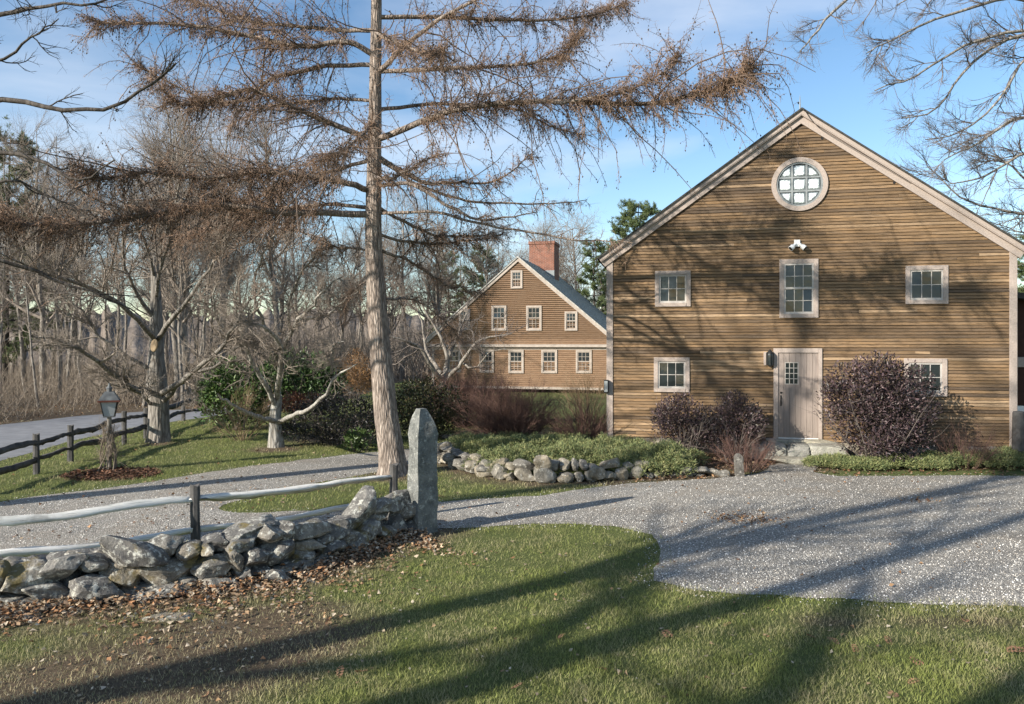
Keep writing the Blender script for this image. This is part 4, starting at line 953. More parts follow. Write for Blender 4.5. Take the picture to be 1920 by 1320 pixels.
limb_tree('overhanging_tree', 'large bare tree whose fine branches overhang the barn roof at upper right', (20.5, 25.5, 0), 25.5,
    [(2085, 797), (2080, 600), (2075, 400), (2070, 200), (2060, 0), (2050, -200)], [.42, .36, .32, .28, .2, .08],
    [([(2065, 110), (1980, 30), (1900, -5), (1790, 25), (1690, 65), (1625, 100)], 24, .085), ([(2070, 180), (1990, 95), (1920, 58), (1810, 85), (1720, 140), (1640, 170)], 23.5, .08), ([(2070, 220), (1990, 130), (1920, 66), (1840, 105), (1790, 160), (1750, 208), (1690, 222)], 24, .08), ([(2072, 280), (1990, 170), (1930, 105), (1872, 190), (1800, 248), (1735, 262)], 24.5, .07), ([(2072, 320), (1985, 230), (1900, 225), (1830, 270), (1770, 300)], 23.5, .08), ([(2075, 360), (1990, 300), (1920, 288), (1850, 330), (1780, 345)], 24, .08), ([(2078, 440), (1990, 410), (1930, 402), (1860, 390), (1800, 368), (1738, 312)], 25, .07), ([(2060, 20), (1900, -110), (1760, -100), (1640, -40), (1565, 20), (1530, 62), (1500, 96)], 22, .09), ([(2075, 400), (2000, 370), (1940, 350), (1880, 300), (1840, 290)], 26, .07), ([(2060, 60), (1960, -40), (1850, -60), (1740, -20), (1680, 10)], 24, .08), ([(2078, 480), (1990, 460), (1930, 440), (1870, 420)], 26, .06)],
    M['wood_bark'], M['twig_bark'], 51, lv=((15, .6, 1.6, .018), (10, .6, .75, .010), (6, .6, .32, .007)), trop=.04, wobs=.17, sides0=10)
limb_tree('roadside_tree', 'dark bare tree out of frame whose boughs reach in at upper left', (-10.9, 11.6, 0), 11.6,
    [(-355, 981), (-355, 700), (-352, 400), (-350, 100), (-345, -200)], [.3, .25, .22, .17, .08],
    [([(-352, 330), (-200, 230), (0, 190), (100, 203), (200, 202), (275, 165), (330, 118)], 10.2, .055), ([(-350, 150), (-200, 60), (0, 28), (60, 12), (150, 8), (230, -8)], 10.5, .05), ([(-352, 430), (-200, 330), (0, 288), (90, 310), (150, 338), (215, 300)], 11, .05), ([(-353, 520), (-150, 400), (0, 340), (80, 360), (140, 395)], 12.4, .04), ([(-350, 250), (-150, 150), (0, 115), (60, 70), (110, 35)], 10.8, .035), ([(-350, 60), (-200, -60), (0, -40), (90, -20), (140, -60)], 10.8, .05), ([(-353, 600), (-150, 520), (0, 490), (100, 525), (200, 560), (260, 590)], 13.5, .05)],
    M['dark_bark'], M['dark_bark'], 61, lv=((7, .65, .8, .012), (5, .6, .32, .006), (3, .6, .16, .004)), trop=.05, wobs=.18, sides0=10)

# --- generic bare trees (shared meshes)
def make_bare(seed, H, spread, nl=18, lean=.03, r0=.2, lv=((8, .75, .34, .026), (7, .7, .17, .012), (4, .7, .09, .0075)), low=.3):
    g = np.random.default_rng(seed); k = 14; z = np.linspace(0, H, k); P = np.stack([lean * z + .12 * g.normal(size=k).cumsum() * .5, lean * .5 * z + .12 * g.normal(size=k).cumsum() * .5, z], 1); P -= P[0]; P[0, 2] = -.1
    rr = r0 * np.linspace(1, .12, k) ** .9
    l1 = spawn(P[None], rr[None], nl, low, .98, .75, H * spread, 8, r0 * .42, rtip=.22, wob=.13, trop=.07, shape=.62, lj=.25, g=g)
    gr = [([l1], 5)]; cur = l1
    for i, (n, a, f, r) in enumerate(lv):
        cur = spawn(cur[0], cur[1], n, .12, 1, a, H * f * (.5, .5, .5)[i], (5, 4, 3)[i], r, rtip=.35, wob=.18, trop=.06, g=g); gr.append(([cur], (4, 3, 3)[i]))
    return tube_mesh('trunk', [([(P[None], rr[None])], 8)], M['wood_bark']), tube_mesh('crown', gr, M['twig_grey'])
def copy_tree(tm, loc, name, label, cat, group, rz, s, parts=('trunk', 'crown')):
    t = empty(name, loc, rz); t.rotation_euler = (random.gauss(0, .05), random.gauss(0, .05), rz); t.scale = (s, s, s); tag(t, label, cat, group)
    for n, m in zip(parts, tm): link(n, m, t)
    return t
temps = [make_bare(100 + i, (15, 14, 16, 13, 15)[i], (.30, .26, .24, .3, .22)[i], nl=(20, 18, 22, 18, 20)[i], low=(.25, .35, .4, .2, .3)[i]) for i in range(5)]
slim = [make_bare(200 + i, 13, .15, nl=14, r0=.11, low=.35, lv=((6, .7, .2, .02), (6, .7, .1, .012), (4, .7, .06, .008))) for i in range(3)]
g = np.random.default_rng(77)
def scatter(n, px0, px1, d0, d1, temps_, name, label, grp, smin=.8, smax=1.15, gap=1.6, seed=5):
    gg = np.random.default_rng(seed); done = []; tries = 0
    while len(done) < n and tries < n * 40:
        tries += 1; d = gg.uniform(d0, d1); x = (gg.uniform(px0, px1) - CX) / FPX * d
        if any((x - a) ** 2 + (d - b) ** 2 < gap ** 2 for a, b in done): continue
        done.append((x, d)); copy_tree(temps_[gg.integers(len(temps_))], (x, d, 0), name, label, 'tree', grp, gg.uniform(0, 6.28), gg.uniform(smin, smax))
scatter(20, -150, 560, 34, 70, temps, 'woodland_tree', 'tall bare grey tree in the woods beyond the road', 'bare trees in the woods beyond the road')
scatter(40, -150, 430, 32, 50, slim, 'sapling', 'slender bare sapling stem in the woods beyond the road', 'saplings in the woods beyond the road', .55, 1.05, .9, 6)
scatter(12, 560, 830, 58, 80, temps, 'distant_tree', 'bare grey tree on the skyline left of the old house', 'bare trees left of the old house', .75, 1.0, 3, 8)
scatter(14, 850, 1180, 66, 90, temps, 'skyline_tree', 'bare grey tree rising behind the roof of the old house', 'bare trees behind the old house', .75, 1.05, 3, 9)

# --- pines
def make_pine(seed, H, rad, n_wh=20, low=.2, tufts=26):
    g = np.random.default_rng(seed); k = 10; z = np.linspace(0, H, k); P = np.stack([.05 * g.normal(size=k).cumsum(), .05 * g.normal(size=k).cumsum(), z], 1); rr = .24 * np.linspace(1, .1, k)
    br = []
    for w in range(n_wh):
        t = low + (1 - low) * (w + .5) / n_wh; n = g.integers(4, 7)
        for i in range(n):
            a = g.uniform(0, 6.28); L_ = rad * (1.1 - t) ** .75 * g.uniform(.55, 1.2) + .25; p0 = np.array([np.interp(t * H, z, P[:, 0]), np.interp(t * H, z, P[:, 1]), t * H])
            s_ = np.linspace(0, 1, 6)[:, None]; br.append(p0 + s_ * np.array((math.cos(a), math.sin(a), 0)) * L_ + np.array((0, 0, 1)) * (s_ ** 2 * .38 - .12 * s_) * L_)
    br = np.array(br); brr = np.linspace(.04, .01, 6)[None].repeat(len(br), 0)
    sub = spawn(br, brr, 7, .3, 1, .8, .7, 4, .012, trop=.12, flat=.6, shape=.4, g=g)
    tips = np.concatenate([sub[0][:, i] for i in (1, 2, 3)] + [br[:, i] for i in (3, 4, 5)]); n = len(tips) * tufts
    c = np.repeat(tips, tufts, 0) + g.normal(0, .05, (n, 3)); d = nrm(g.normal(size=(n, 3)) + (0, 0, .8)); L_ = g.uniform(.12, .26, (n, 1)); sd = nrm(np.cross(d, g.normal(size=(n, 3)))) * .018
    V = np.stack([c - sd, c + sd, c + d * L_], 1).reshape(-1, 3); F = np.arange(n * 3).reshape(-1, 3)
    cc = np.repeat(np.array((.10, .13, .05)) * g.uniform(.5, 1.5, (n, 1)) + g.normal(0, .006, (n, 3)), 3, 0)
    return tube_mesh('trunk', [([(P[None], rr[None])], 8), ([(br, brr)], 4)], M['dark_bark']), mesh_np('crown', V, [F], M['needle'], np.clip(cc, .01, 1))
pine = [make_pine(300, 14, 4.2, 22), make_pine(301, 15, 3.8, 22, .1)]
for px, d, s, k, lab in ((1185, 52, .92, 0, 'green pine rising above the left eave of the barn'), (1120, 60, .72, 1, 'dark pine between the old house and the barn'), (8, 44, .98, 1, 'tall dark pine at the left edge of the photo'), (905, 72, .86, 0, 'hazy dark pine behind the left slope of the old house roof'), (845, 78, .82, 1, 'dark evergreen on the skyline left of the old house'), (1925, 60, .8, 0, 'pine showing past the right corner of the barn')):
    copy_tree(pine[k], ((px - CX) / FPX * d, d, 0), 'pine_tree', lab, 'tree', None, px * 1.7, s)

# --- trees behind the viewpoint that shade the lawn, drive and barn front
tall = [make_bare(500 + i, 17, .30, nl=10, r0=.30, low=.3, lv=((5, .75, .26, .05), (4, .7, .14, .025), (2, .7, .08, .014))) for i in range(2)]
for i, (x, y, s, lab) in enumerate(((-11.4, -1.2, 1.0, 'nearest the wall'), (-9.6, 1.6, .85, 'beside the lawn'), (-14.6, -2.4, 1.05, 'farthest out'), (-7.6, -2.6, .8, 'closest behind the viewpoint'), (-16.5, 3.0, 1.0, 'nearest the road'), (-11.2, -4.9, .95, 'farthest back'))):
    copy_tree(tall[i % 2], (x, y, 0), 'shade_tree', 'tall bare tree out of frame casting shadow on the lawn, ' + lab, 'tree', 'trees behind the viewpoint', i * 1.3, s)
# wooded hill far behind
V, F = [], []; n = 700
for i in range(n):
    a = R(-75 + 150 * i / (n - 1)); q_ = i * 90 / n; h = 8.5 + 2.5 * mnoise.noise(Vector((q_ * .15, 0, 0))) + 1.2 * mnoise.noise(Vector((q_ * .8, 3, 0))) + 1.1 * mnoise.noise(Vector((q_ * 4.1, 5, 0))) + random.uniform(-.7, .7)
    for r, z in ((110, -.5), (125, h * .6), (150, h), (240, h * .9)): V.append((r * math.sin(a), r * math.cos(a), z))
ii = np.arange(n * 4).reshape(n, 4); F = np.stack([ii[:-1, :-1], ii[1:, :-1], ii[1:, 1:], ii[:-1, 1:]], -1).reshape(-1, 4)
tag(link('hills', mesh_np('hills', V, [F], M['hill'], smooth=True)), kind='structure')
# ------------------------------------------------------------------ undergrowth and shrubs
def stems(n, x, y, h, spread, g, k=6, r=.008, lean=.25, trop=.03):
    a = g.uniform(0, 6.28, n); q = g.random(n) ** .7; p = np.stack([x + np.cos(a) * q * spread[0] * .25, y + np.sin(a) * q * spread[1] * .25, np.zeros(n)], 1) if np.isscalar(x) else np.stack([x, y, np.zeros(n)], 1)
    d = nrm(np.stack([np.cos(a) * q * lean, np.sin(a) * q * lean, np.ones(n)], 1)); L_ = h * g.uniform(.6, 1.1, n); C = [p]
    for _ in range(k - 1):
        d = nrm(d + g.normal(0, .09, d.shape) + np.array((0, 0, trop))); p = p + d * (L_ / (k - 1))[:, None]; C.append(p)
    return np.stack(C, 1), (r * np.linspace(1, .35, k))[None].repeat(n, 0)
g = np.random.default_rng(88)
n = 9000; d = 20 + 36 * g.random(n); px = g.uniform(-260, 640, n); X = (px - CX) / FPX * d; keep = ~(pip(road, X, d)) & (d > far_edge(X) + 1.0 + 1.5 * g.random(n)) & (X < -7.5); patch = np.array([mnoise.noise(Vector((a * .22, b * .22, 4))) for a, b in zip(X, d)]); keep &= g.random(n) < .5 + 1.1 * patch; X, d = X[keep], d[keep]; patch = patch[keep]
S0 = stems(len(X), X, d, np.clip(1.2 + 3.2 * g.random(len(X)) ** 3 + 1.5 * patch, .5, 5), (1, 1), g, 5, .012, 1.1)
S1 = spawn(S0[0], S0[1], 4, .2, 1, .8, .7, 4, .008, trop=.02, wob=.3, g=g)
tag(link('undergrowth', tube_mesh('undergrowth', [([S0], 3), ([S1], 3)], M['brush'])), 'tangle of tan brush and saplings under the woods beyond the road', 'undergrowth', kind='stuff')
n = 3000; d = 55 + 45 * g.random(n); px = g.uniform(380, 1150, n); X = (px - CX) / FPX * d; keep = ~((X > -7) & (X < 8) & (d < 60)); X, d = X[keep], d[keep]
S0 = stems(len(X), X, d, 4.6, (1, 1), g, 5, .03, .4); S1 = spawn(S0[0], S0[1], 6, .2, 1, .6, 1.3, 4, .016, trop=.05, g=g)
tag(link('far_woods', tube_mesh('far_woods', [([S0], 3), ([S1], 3)], M['twig_grey'])), 'grey brown mass of bare woods far behind the lawn', 'woods', kind='stuff')

def leaf_mesh(name, P, D, size, asp, mat, colr, g, fold=.25):
    """diamond leaves at P pointing along D"""
    n = len(P); s_ = size * g.uniform(.65, 1.25, (n, 1)); side = nrm(np.cross(D, g.normal(size=(n, 3)))); up = np.cross(D, side)
    V = np.stack([P, P + D * s_ * .5 + side * s_ * asp * .5 + up * s_ * fold * .4, P + D * s_, P + D * s_ * .5 - side * s_ * asp * .5 + up * s_ * fold * .4], 1).reshape(-1, 3)
    i = np.arange(n)[:, None] * 4; F = np.concatenate([i + np.array([[0, 1, 2]]), i + np.array([[0, 2, 3]])])
    return mesh_np(name, V, [F], mat, np.repeat(colr, 4, 0))
def lobes_pts(lobes, n, g, inner=.35):
    w = np.array([l[3] * l[4] * l[5] for l in lobes]) ** .7; idx = g.choice(len(lobes), n, p=w / w.sum()); L_ = np.array(lobes)[idx]; u = nrm(g.normal(size=(n, 3)))
    r = (inner + (1 - inner) * g.random((n, 1)) ** .6) * (1 + .10 * g.normal(size=(n, 1))); P = L_[:, :3] + u * r * L_[:, 3:6]; return P, u, r
def leafy_shrub(name, label, base, lobes, n, size, asp, pal, seed, mat=M['leaf_gloss'], nst=14, stem_h=1., smat=M['twig_bark'], up=.35, spread=(1, 1), mixw=None):
    g = np.random.default_rng(seed); t = empty(name, tuple(base)); tag(t, label, 'shrub')
    rad = [(x, y, z, a, b, c) for x, y, z, a, b, c in lobes]
    # lumpy: many sub-lobes near the surface of the big lobes
    sub = []
    for l in rad:
        for _ in range(16):
            u = nrm(g.normal(size=3)); q_ = g.uniform(.55, .95); sub.append((l[0] + u[0] * l[3] * q_, l[1] + u[1] * l[4] * q_, max(.15, l[2] + u[2] * l[5] * q_), l[3] * .36, l[4] * .36, l[5] * .36))
    P1, u1, _ = lobes_pts(rad, n // 3, g, .55); P2, u2, _ = lobes_pts(sub, n - n // 3, g, .3); P = np.concatenate([P1, P2]); u = np.concatenate([u1, u2]); ok = P[:, 2] > .03; P, u = P[ok], u[ok]
    D = nrm(u * .8 + g.normal(0, .55, P.shape) + (0, 0, up)); pal = np.array(pal); c = pal[g.choice(len(pal), len(P), p=mixw)] * g.uniform(.65, 1.35, (len(P), 1))
    link('foliage', leaf_mesh('foliage', P, D, size, asp, mat, c, g), t)
    S0 = stems(nst, 0., 0., stem_h, spread, g, 7, .014, .8); S1 = spawn(S0[0], S0[1], 6, .3, 1, .6, stem_h * .35, 5, .007, g=g); link('stems', tube_mesh('stems', [([S0], 5), ([S1], 4)], smat), t); return t
purple = [(.050, .034, .038), (.075, .048, .052), (.038, .030, .034), (.12, .085, .085), (.055, .045, .035)]
def bw(px, dd): return np.array(((px - CX) / FPX * dd, dd, 0.))
leafy_shrub('purple_shrub', 'large dark purple-leaved shrub right of the barn door', bw(1650, 16.9), [(0, 0, 1.25, 1.25, .75, 1.05), (-.55, -.1, 1.75, .65, .55, .65), (.45, 0, 1.5, .9, .6, .8), (-.1, 0, 2.0, .6, .5, .55), (.1, -.2, .7, .95, .6, .6), (-1.0, -.15, 1.55, .4, .35, .4)], 15000, .085, .42, purple, 1, stem_h=2.2, spread=(2, 1.4))
leafy_shrub('purple_shrub', 'round purple-leaved shrub under the lower left barn window', bw(1282, 18.0), [(0, 0, .8, .78, .6, .7), (-.2, 0, 1.05, .5, .45, .5)], 6500, .07, .42, purple, 2, stem_h=1.4)
leafy_shrub('purple_shrub', 'purple-leaved shrub just left of the barn door', bw(1378, 17.6), [(0, 0, .85, .72, .6, .68), (.15, 0, 1.05, .5, .45, .48)], 6200, .07, .42, purple, 3, stem_h=1.4)
leafy_shrub('rhododendron', 'glossy green rhododendron beside the road fence', bw(440, 24), [(0, 0, 1.15, 1.15, .9, 1.0), (-.3, 0, 1.5, .8, .7, .8), (.6, .2, 1.0, .8, .7, .9)], 6000, .17, .33, [(.055, .10, .025), (.035, .07, .02), (.10, .15, .045)], 4, stem_h=1.8)
leafy_shrub('rhododendron', 'dark green rhododendron behind the small apple tree', bw(565, 27), [(0, 0, 1.3, 1.5, 1, 1.1), (-.5, 0, 1.7, .9, .8, .8), (.8, 0, 1.2, .9, .8, .9)], 6500, .17, .33, [(.04, .075, .022), (.025, .05, .016), (.07, .11, .035)], 5, stem_h=2)
leafy_shrub('dark_shrub', 'dark blackish purple spreading shrub between apple tree and larch', bw(632, 20.5), [(0, 0, .75, 1.2, .8, .75), (-.7, 0, .6, .8, .7, .6), (.6, -.1, .7, .8, .7, .65)], 9500, .075, .45, [(.035, .03, .03), (.055, .045, .04), (.05, .05, .028), (.028, .026, .028)], 6, stem_h=1.3)
leafy_shrub('green_shrub', 'small bright green shrub in front of the dark shrub', bw(672, 19.3), [(0, 0, .3, .36, .3, .25)], 750, .11, .4, [(.075, .11, .035), (.05, .08, .025)], 7, nst=8, stem_h=.5)
leafy_shrub('hedge_shrub', 'olive brown evergreen shrub just right of the larch trunk', bw(800, 22), [(0, 0, .95, .85, .8, .85), (.5, 0, .8, .7, .7, .75), (-.5, 0, .85, .7, .7, .75)], 8500, .09, .42, [(.04, .05, .02), (.06, .06, .026), (.085, .06, .035), (.03, .036, .016)], 8, stem_h=1.5)
leafy_shrub('beech_shrub', 'rust-brown leaf-holding shrub beyond the apple tree', bw(558, 23.5), [(0, 0, .95, .8, .5, .3)], 1600, .09, .5, [(.16, .07, .04), (.11, .05, .03)], 9, mat=M['leaf'], nst=8, stem_h=1)
leafy_shrub('beech_shrub', 'tan orange grassy shrub behind the larch trunk', bw(672, 33), [(0, 0, 1.5, 1.1, .8, .9)], 2600, .2, .1, [(.28, .16, .07), (.20, .12, .06)], 10, mat=M['leaf'], nst=8, stem_h=1.6)
def twig_shrub(name, label, base, n, h, lean, mat, seed, r=.008, lv=((7, .5, .45, .005), (5, .5, .22, .0035)), spread=(1, 1)):
    g = np.random.default_rng(seed); t = empty(name, tuple(base)); tag(t, label, 'shrub'); S0 = stems(n, 0., 0., h, spread, g, 7, r, lean); gr = [([S0], 4)]; cur = S0
    for i, (m, a, f, r_) in enumerate(lv): cur = spawn(cur[0], cur[1], m, .25, 1, a, h * f, (5, 4)[i], r_, trop=.05, wob=.16, g=g); gr.append(([cur], 3))
    link('stems', tube_mesh('stems', [gr[0]], mat), t); link('twigs', tube_mesh('twigs', gr[1:], mat), t); return t
twig_shrub('burning_bush', 'dense leafless reddish twig bush in front of the old house', bw(955, 20.4), 130, 1.7, 1.35, M['redtwig'], 1, .011, ((11, .5, .42, .007), (8, .5, .2, .006)))
twig_shrub('burning_bush', 'low reddish bare bush against the left barn corner', bw(1095, 19.8), 90, 1.3, 1.3, M['redtwig'], 2, .009)
twig_shrub('bare_shrub', 'tall bare tan shrub between the old house and barn corner', bw(1105, 25), 40, 1.9, .9, M['tantwig'], 3, .010)
twig_shrub('bare_shrub', 'brown bare shrub behind the hedge by the fruit tree', bw(870, 25), 120, 1.8, 1.2, M['redtwig'], 4, .012, ((10, .5, .42, .008), (7, .5, .2, .007)))
twig_shrub('bare_shrub', 'small bare twiggy shrub right of the big purple shrub', bw(1810, 16.7), 44, .95, 1.0, M['redtwig'], 5, .006)
twig_shrub('bare_shrub', 'low rusty twig clump left of the door steps', bw(1400, 16.2), 46, .75, 1.2, M['redtwig'], 6, .006)
twig_shrub('bare_shrub', 'pale bare twigs in front of the rhododendron', bw(455, 21.5), 26, 1.5, 1.2, M['tantwig'], 7, .010)
# mulch ring of twigs and leaves round the lantern post
g = np.random.default_rng(12)
def litter(name, label, P, size, pal, g, cat='leaf litter', flat=.35, zoff=.015):
    n = len(P); P = P.copy(); P[:, 2] += zoff + g.random(n) * size * .35; a = g.uniform(0, 6.28, n); D = nrm(np.stack([np.cos(a), np.sin(a), g.normal(0, flat, n)], 1)); s_ = size * g.uniform(.5, 1.35, (n, 1))
    side = nrm(np.cross(D, np.array((0, 0, 1.)) + g.normal(0, flat * .8, (n, 3)))); up = np.cross(side, D); cu = g.normal(0, .25, (n, 1))
    V = np.stack([P, P + D * s_ * .45 + side * s_ * .34 + up * s_ * cu, P + D * s_, P + D * s_ * .45 - side * s_ * .34 + up * s_ * cu], 1).reshape(-1, 3); V[:, 2] = np.maximum(V[:, 2], .008)
    i = np.arange(n)[:, None] * 4; F = np.concatenate([i + np.array([[0, 1, 2]]), i + np.array([[0, 2, 3]])]); pal = np.array(pal); c = pal[g.choice(len(pal), n)] * g.uniform(.6, 1.4, (n, 1))
    o = link(name, mesh_np(name, V, [F], M['litter'], np.repeat(np.clip(c, 0, 1), 4, 0))); tag(o, label, cat, kind='stuff'); return o
tanpal = [(.40, .30, .20), (.33, .22, .13), (.27, .15, .08), (.46, .38, .28), (.22, .15, .10), (.34, .18, .09)]
brownpal = [(.24, .125, .06), (.30, .18, .095), (.16, .085, .05), (.36, .26, .165), (.22, .16, .11), (.12, .07, .045)]
n = 1500; a = g.uniform(0, 6.28, n); r = g.random(n) ** .5; c = gp(210, 890); P = np.stack([c[0] + np.cos(a) * r * 1.0, c[1] + np.sin(a) * r * .75, .03 * (1 - r)], 1); litter('mulch_ring', 'red-brown mulch and leaves heaped round the lantern post', P, .075, [(.12, .06, .035), (.18, .095, .06), (.08, .045, .03)], g, 'mulch')
# leaves along the stone wall foot
n = 5200; t = g.random(n); i = np.clip((t * (len(wall_line) - 1)).astype(int), 0, len(wall_line) - 2); f = (t * (len(wall_line) - 1) - i)[:, None]; p = wall_line[i] * (1 - f) + wall_line[i + 1] * f; tn = nrm(wall_line[i + 1] - wall_line[i]); nn = np.stack([tn[:, 1], -tn[:, 0]], 1)
pn = np.array([mnoise.noise(Vector((a * 1.6, b * 1.6, 2))) for a, b in p]); off = np.abs(g.normal(0, .30, n)) * (1 + 1.6 * np.clip(pn, -.5, 1)) * g.choice([1, 1, 2.2], n) - .08; p = p + nn * off[:, None]; P = np.concatenate([p, (np.clip(.10 - off * .22, 0, .1) * g.random(n))[:, None]], 1)
litter('leaf_drift', 'drift of brown fallen leaves along the foot of the stone wall', P, .058, tanpal, g)
def region(n, x0, x1, y0, y1, g): return np.stack([g.uniform(x0, x1, n), g.uniform(y0, y1, n), np.zeros(n)], 1)
P = region(16000, -7, 9, 5, 10.5, g); bfac = brown(P[:, 0], P[:, 1]); P = P[(~pip(grav, P[:, 0], P[:, 1])) & (g.random(len(P)) < .06 + .3 * bfac ** 2)]; litter('lawn_leaves', 'small dry leaf bits scattered over the foreground lawn', P, .042, [(.36, .29, .20), (.30, .21, .12), (.24, .15, .08), (.42, .36, .27)], g)
P = region(9000, 2.5, 13, 14.5, 18.8, g); k_ = (g.random(len(P)) < .25 + .75 * brown(P[:, 0], P[:, 1])) & (~pip(grav, P[:, 0], P[:, 1])); litter('bed_leaves', 'dry brown leaves over the planting beds along the barn', P[k_], .07, brownpal, g)
P = region(9000, -22, -3, 14, 34, g); P = P[(g.random(len(P)) < .10 + .8 * brown(P[:, 0], P[:, 1])) & (~pip(road, P[:, 0], P[:, 1])) & (~pip(grav, P[:, 0], P[:, 1]))]; litter('far_leaves', 'pale and brown leaves strewn on the left lawn and wood edge', P, .075, brownpal + [(.5, .42, .26)], g)
P = region(2600, -4, 12, 8, 16, g); P = P[pip(grav, P[:, 0], P[:, 1]) & (g.random(len(P)) < .16)]; c = gp(1395, 975); P = np.concatenate([P, c + g.normal(0, 1, (260, 3)) * (.33, .22, 0)]); c = gp(1720, 940); P = np.concatenate([P, c + g.normal(0, 1, (40, 3)) * (.2, .1, 0)]); litter('drive_leaves', 'brown leaf scraps blown onto the gravel drive', P, .05, brownpal[:4], g)
P = region(2500, -9, -1, 10.5, 16, g); P = P[(g.random(len(P)) < .2)]; litter('verge_leaves', 'leaf scraps on the grass island beside the larch', P, .055, brownpal, g)
# big oak leaves one can pick out
ol = []
for k in range(14):
    t = k / 13; 
for i in range(22):
    a = -math.pi / 2 + math.pi * i / 21; ol.append((.5 + .5 * math.sin(a), (.26 + .09 * math.cos(i * 2.3)) * math.cos(a) ** .7))
outl = [(x, y) for x, y in ol] + [(x, -y) for x, y in ol[::-1][1:-1]]
def oak_leaf_mesh(seed):
    g = random.Random(seed); bm = bmesh.new(); ctr = [bm.verts.new((x, 0, .05 * math.sin(x * 4) + .02)) for x in np.linspace(.06, .94, 5)]; ring_ = [bm.verts.new((x, y, .16 * abs(y) * g.uniform(.2, 1.8) + .06 * math.sin(x * 5 + seed))) for x, y in outl]
    hull = ring_; n = len(hull)
    for i in range(n):
        a, b = hull[i], hull[(i + 1) % n]; m = min(ctr, key=lambda v: abs(v.co.x - (a.co.x + b.co.x) / 2)); bm.faces.new((a, b, m))
    me = bpy.data.meshes.new('oak_leaf'); bm.to_mesh(me); bm.free(); me.materials.append(M['oakleaf']); return me
M['oakleaf'] = mat_simple('oak_leaf_brown', (.13, .07, .042), (.27, .155, .09), 5, .7, .3)
oms = [oak_leaf_mesh(i) for i in range(3)]
for i, (px, py) in enumerate(((1725, 1283), (1678, 1308), (1705, 1242), (1572, 1215), (1600, 1216), (1512, 1197), (1888, 1228), (1905, 1222), (1135, 1262), (1060, 1195), (1370, 1177), (690, 1266), (560, 1250), (640, 1258), (1245, 1190), (1810, 1172), (1660, 1200), (250, 1215), (388, 1312), (980, 1290))):
    c = gp(px, py); s_ = random.uniform(.10, .15); o = link('oak_leaf', oms[i % 3], None, (c[0], c[1], .035)); o.scale = (s_, s_, s_); o.rotation_euler = (random.uniform(-.5, .5), random.uniform(-.4, .4), random.uniform(0, 6)); tag(o, 'curled brown oak leaf lying on the foreground lawn', 'leaf', 'fallen oak leaves on the foreground lawn')

# ------------------------------------------------------------------ junipers (ground cover)
def juniper(name, label, mounds, n, seed):
    g = np.random.default_rng(seed); mm = np.array(mounds); w = mm[:, 2] * mm[:, 3]; idx = g.choice(len(mm), n, p=w / w.sum()); a = g.uniform(0, 6.28, n); q = g.random(n) ** .5
    L_ = mm[idx]; x = L_[:, 0] + np.cos(a) * q * L_[:, 2]; y = L_[:, 1] + np.sin(a) * q * L_[:, 3]; lump = np.array([mnoise.noise(Vector((u * 2.6, v * 2.6, seed))) + .6 * mnoise.noise(Vector((u * 7, v * 7, seed))) for u, v in zip(x, y)])
    z = L_[:, 4] * np.sqrt(np.clip(1 - q ** 2, 0, 1)) * (1 + .42 * lump) + .05; z *= .75 + .25 * g.random(n) ** .5
    nrmv = np.stack([np.cos(a) * q, np.sin(a) * q, np.full(n, .75)], 1); D = nrm(nrmv + g.normal(0, .5, (n, 3)) + (0, -.15, 0)); P = np.stack([x, y, z], 1)
    m = 5; Pn = np.repeat(P, m, 0) + g.normal(0, .018, (n * m, 3)) + np.repeat(D, m, 0) * g.uniform(-.02, .06, (n * m, 1)); Dn = nrm(np.repeat(D, m, 0) + g.normal(0, .5, (n * m, 3))); ln = g.uniform(.035, .085, (n * m, 1)); sd = nrm(np.cross(Dn, g.normal(size=(n * m, 3)))) * .0075
    V = np.stack([Pn - sd, Pn + sd, Pn + Dn * ln], 1).reshape(-1, 3); base = np.array([(.17, .20, .085), (.22, .245, .10), (.12, .155, .07), (.28, .275, .125)])[g.integers(0, 4, n)]; c = np.repeat(base, m, 0) * g.uniform(.6, 1.35, (n * m, 1))
    t = empty(name, tuple((mm[0, 0], mm[0, 1], 0))); t['kind'] = 'stuff'; bpy.data.objects.remove(t)
    # dark woody core so that the ground does not show through
    o = link(name, mesh_np(name, V, [np.arange(len(V)).reshape(-1, 3)], M['needle'], np.repeat(c, 3, 0))); tag(o, label, 'juniper', kind='stuff'); return o
def md(px, py, rx, ry, h):
    c = gp(px, py); return (c[0], c[1], rx, ry, h * .74)
JL = [md(872, 850, .62, .8, .50), md(910, 856, .8, 1.0, .55), md(960, 862, .8, .95, .58), md(1015, 858, .9, 1.0, .55), md(1080, 866, .8, .9, .58), md(1140, 868, .8, .8, .62), md(1190, 872, .75, .7, .62), md(1240, 872, .7, .6, .55), md(1285, 872, .5, .45, .4), md(930, 882, .5, .5, .5), md(1090, 874, .6, .7, .56), md(1200, 885, .6, .5, .45), md(1060, 845, 1.2, .8, .45), md(960, 843, 1.0, .7, .45), md(1170, 850, .8, .6, .4), md(905, 884, .4, .45, .42), md(945, 890, .4, .5, .4), md(1215, 893, .6, .45, .45), md(1160, 892, .4, .4, .42), md(1255, 890, .5, .4, .4)] + [md(x_, 884 + (x_ % 3) * 2, .55, .7, .62) for x_ in range(950, 1285, 34)]
juniper('juniper_ground_cover', 'grey-green spreading juniper over the retaining wall bed', JL, 30000, 3)
JR = [md(1560, 876, .6, .45, .22), md(1620, 880, .6, .35, .2), md(1690, 878, .7, .4, .22), md(1790, 862, .5, .45, .52), md(1770, 876, .6, .4, .35), md(1860, 876, .8, .5, .34), md(1910, 872, .7, .6, .38), md(1740, 880, .5, .35, .26), md(1980, 870, .8, .6, .4)]
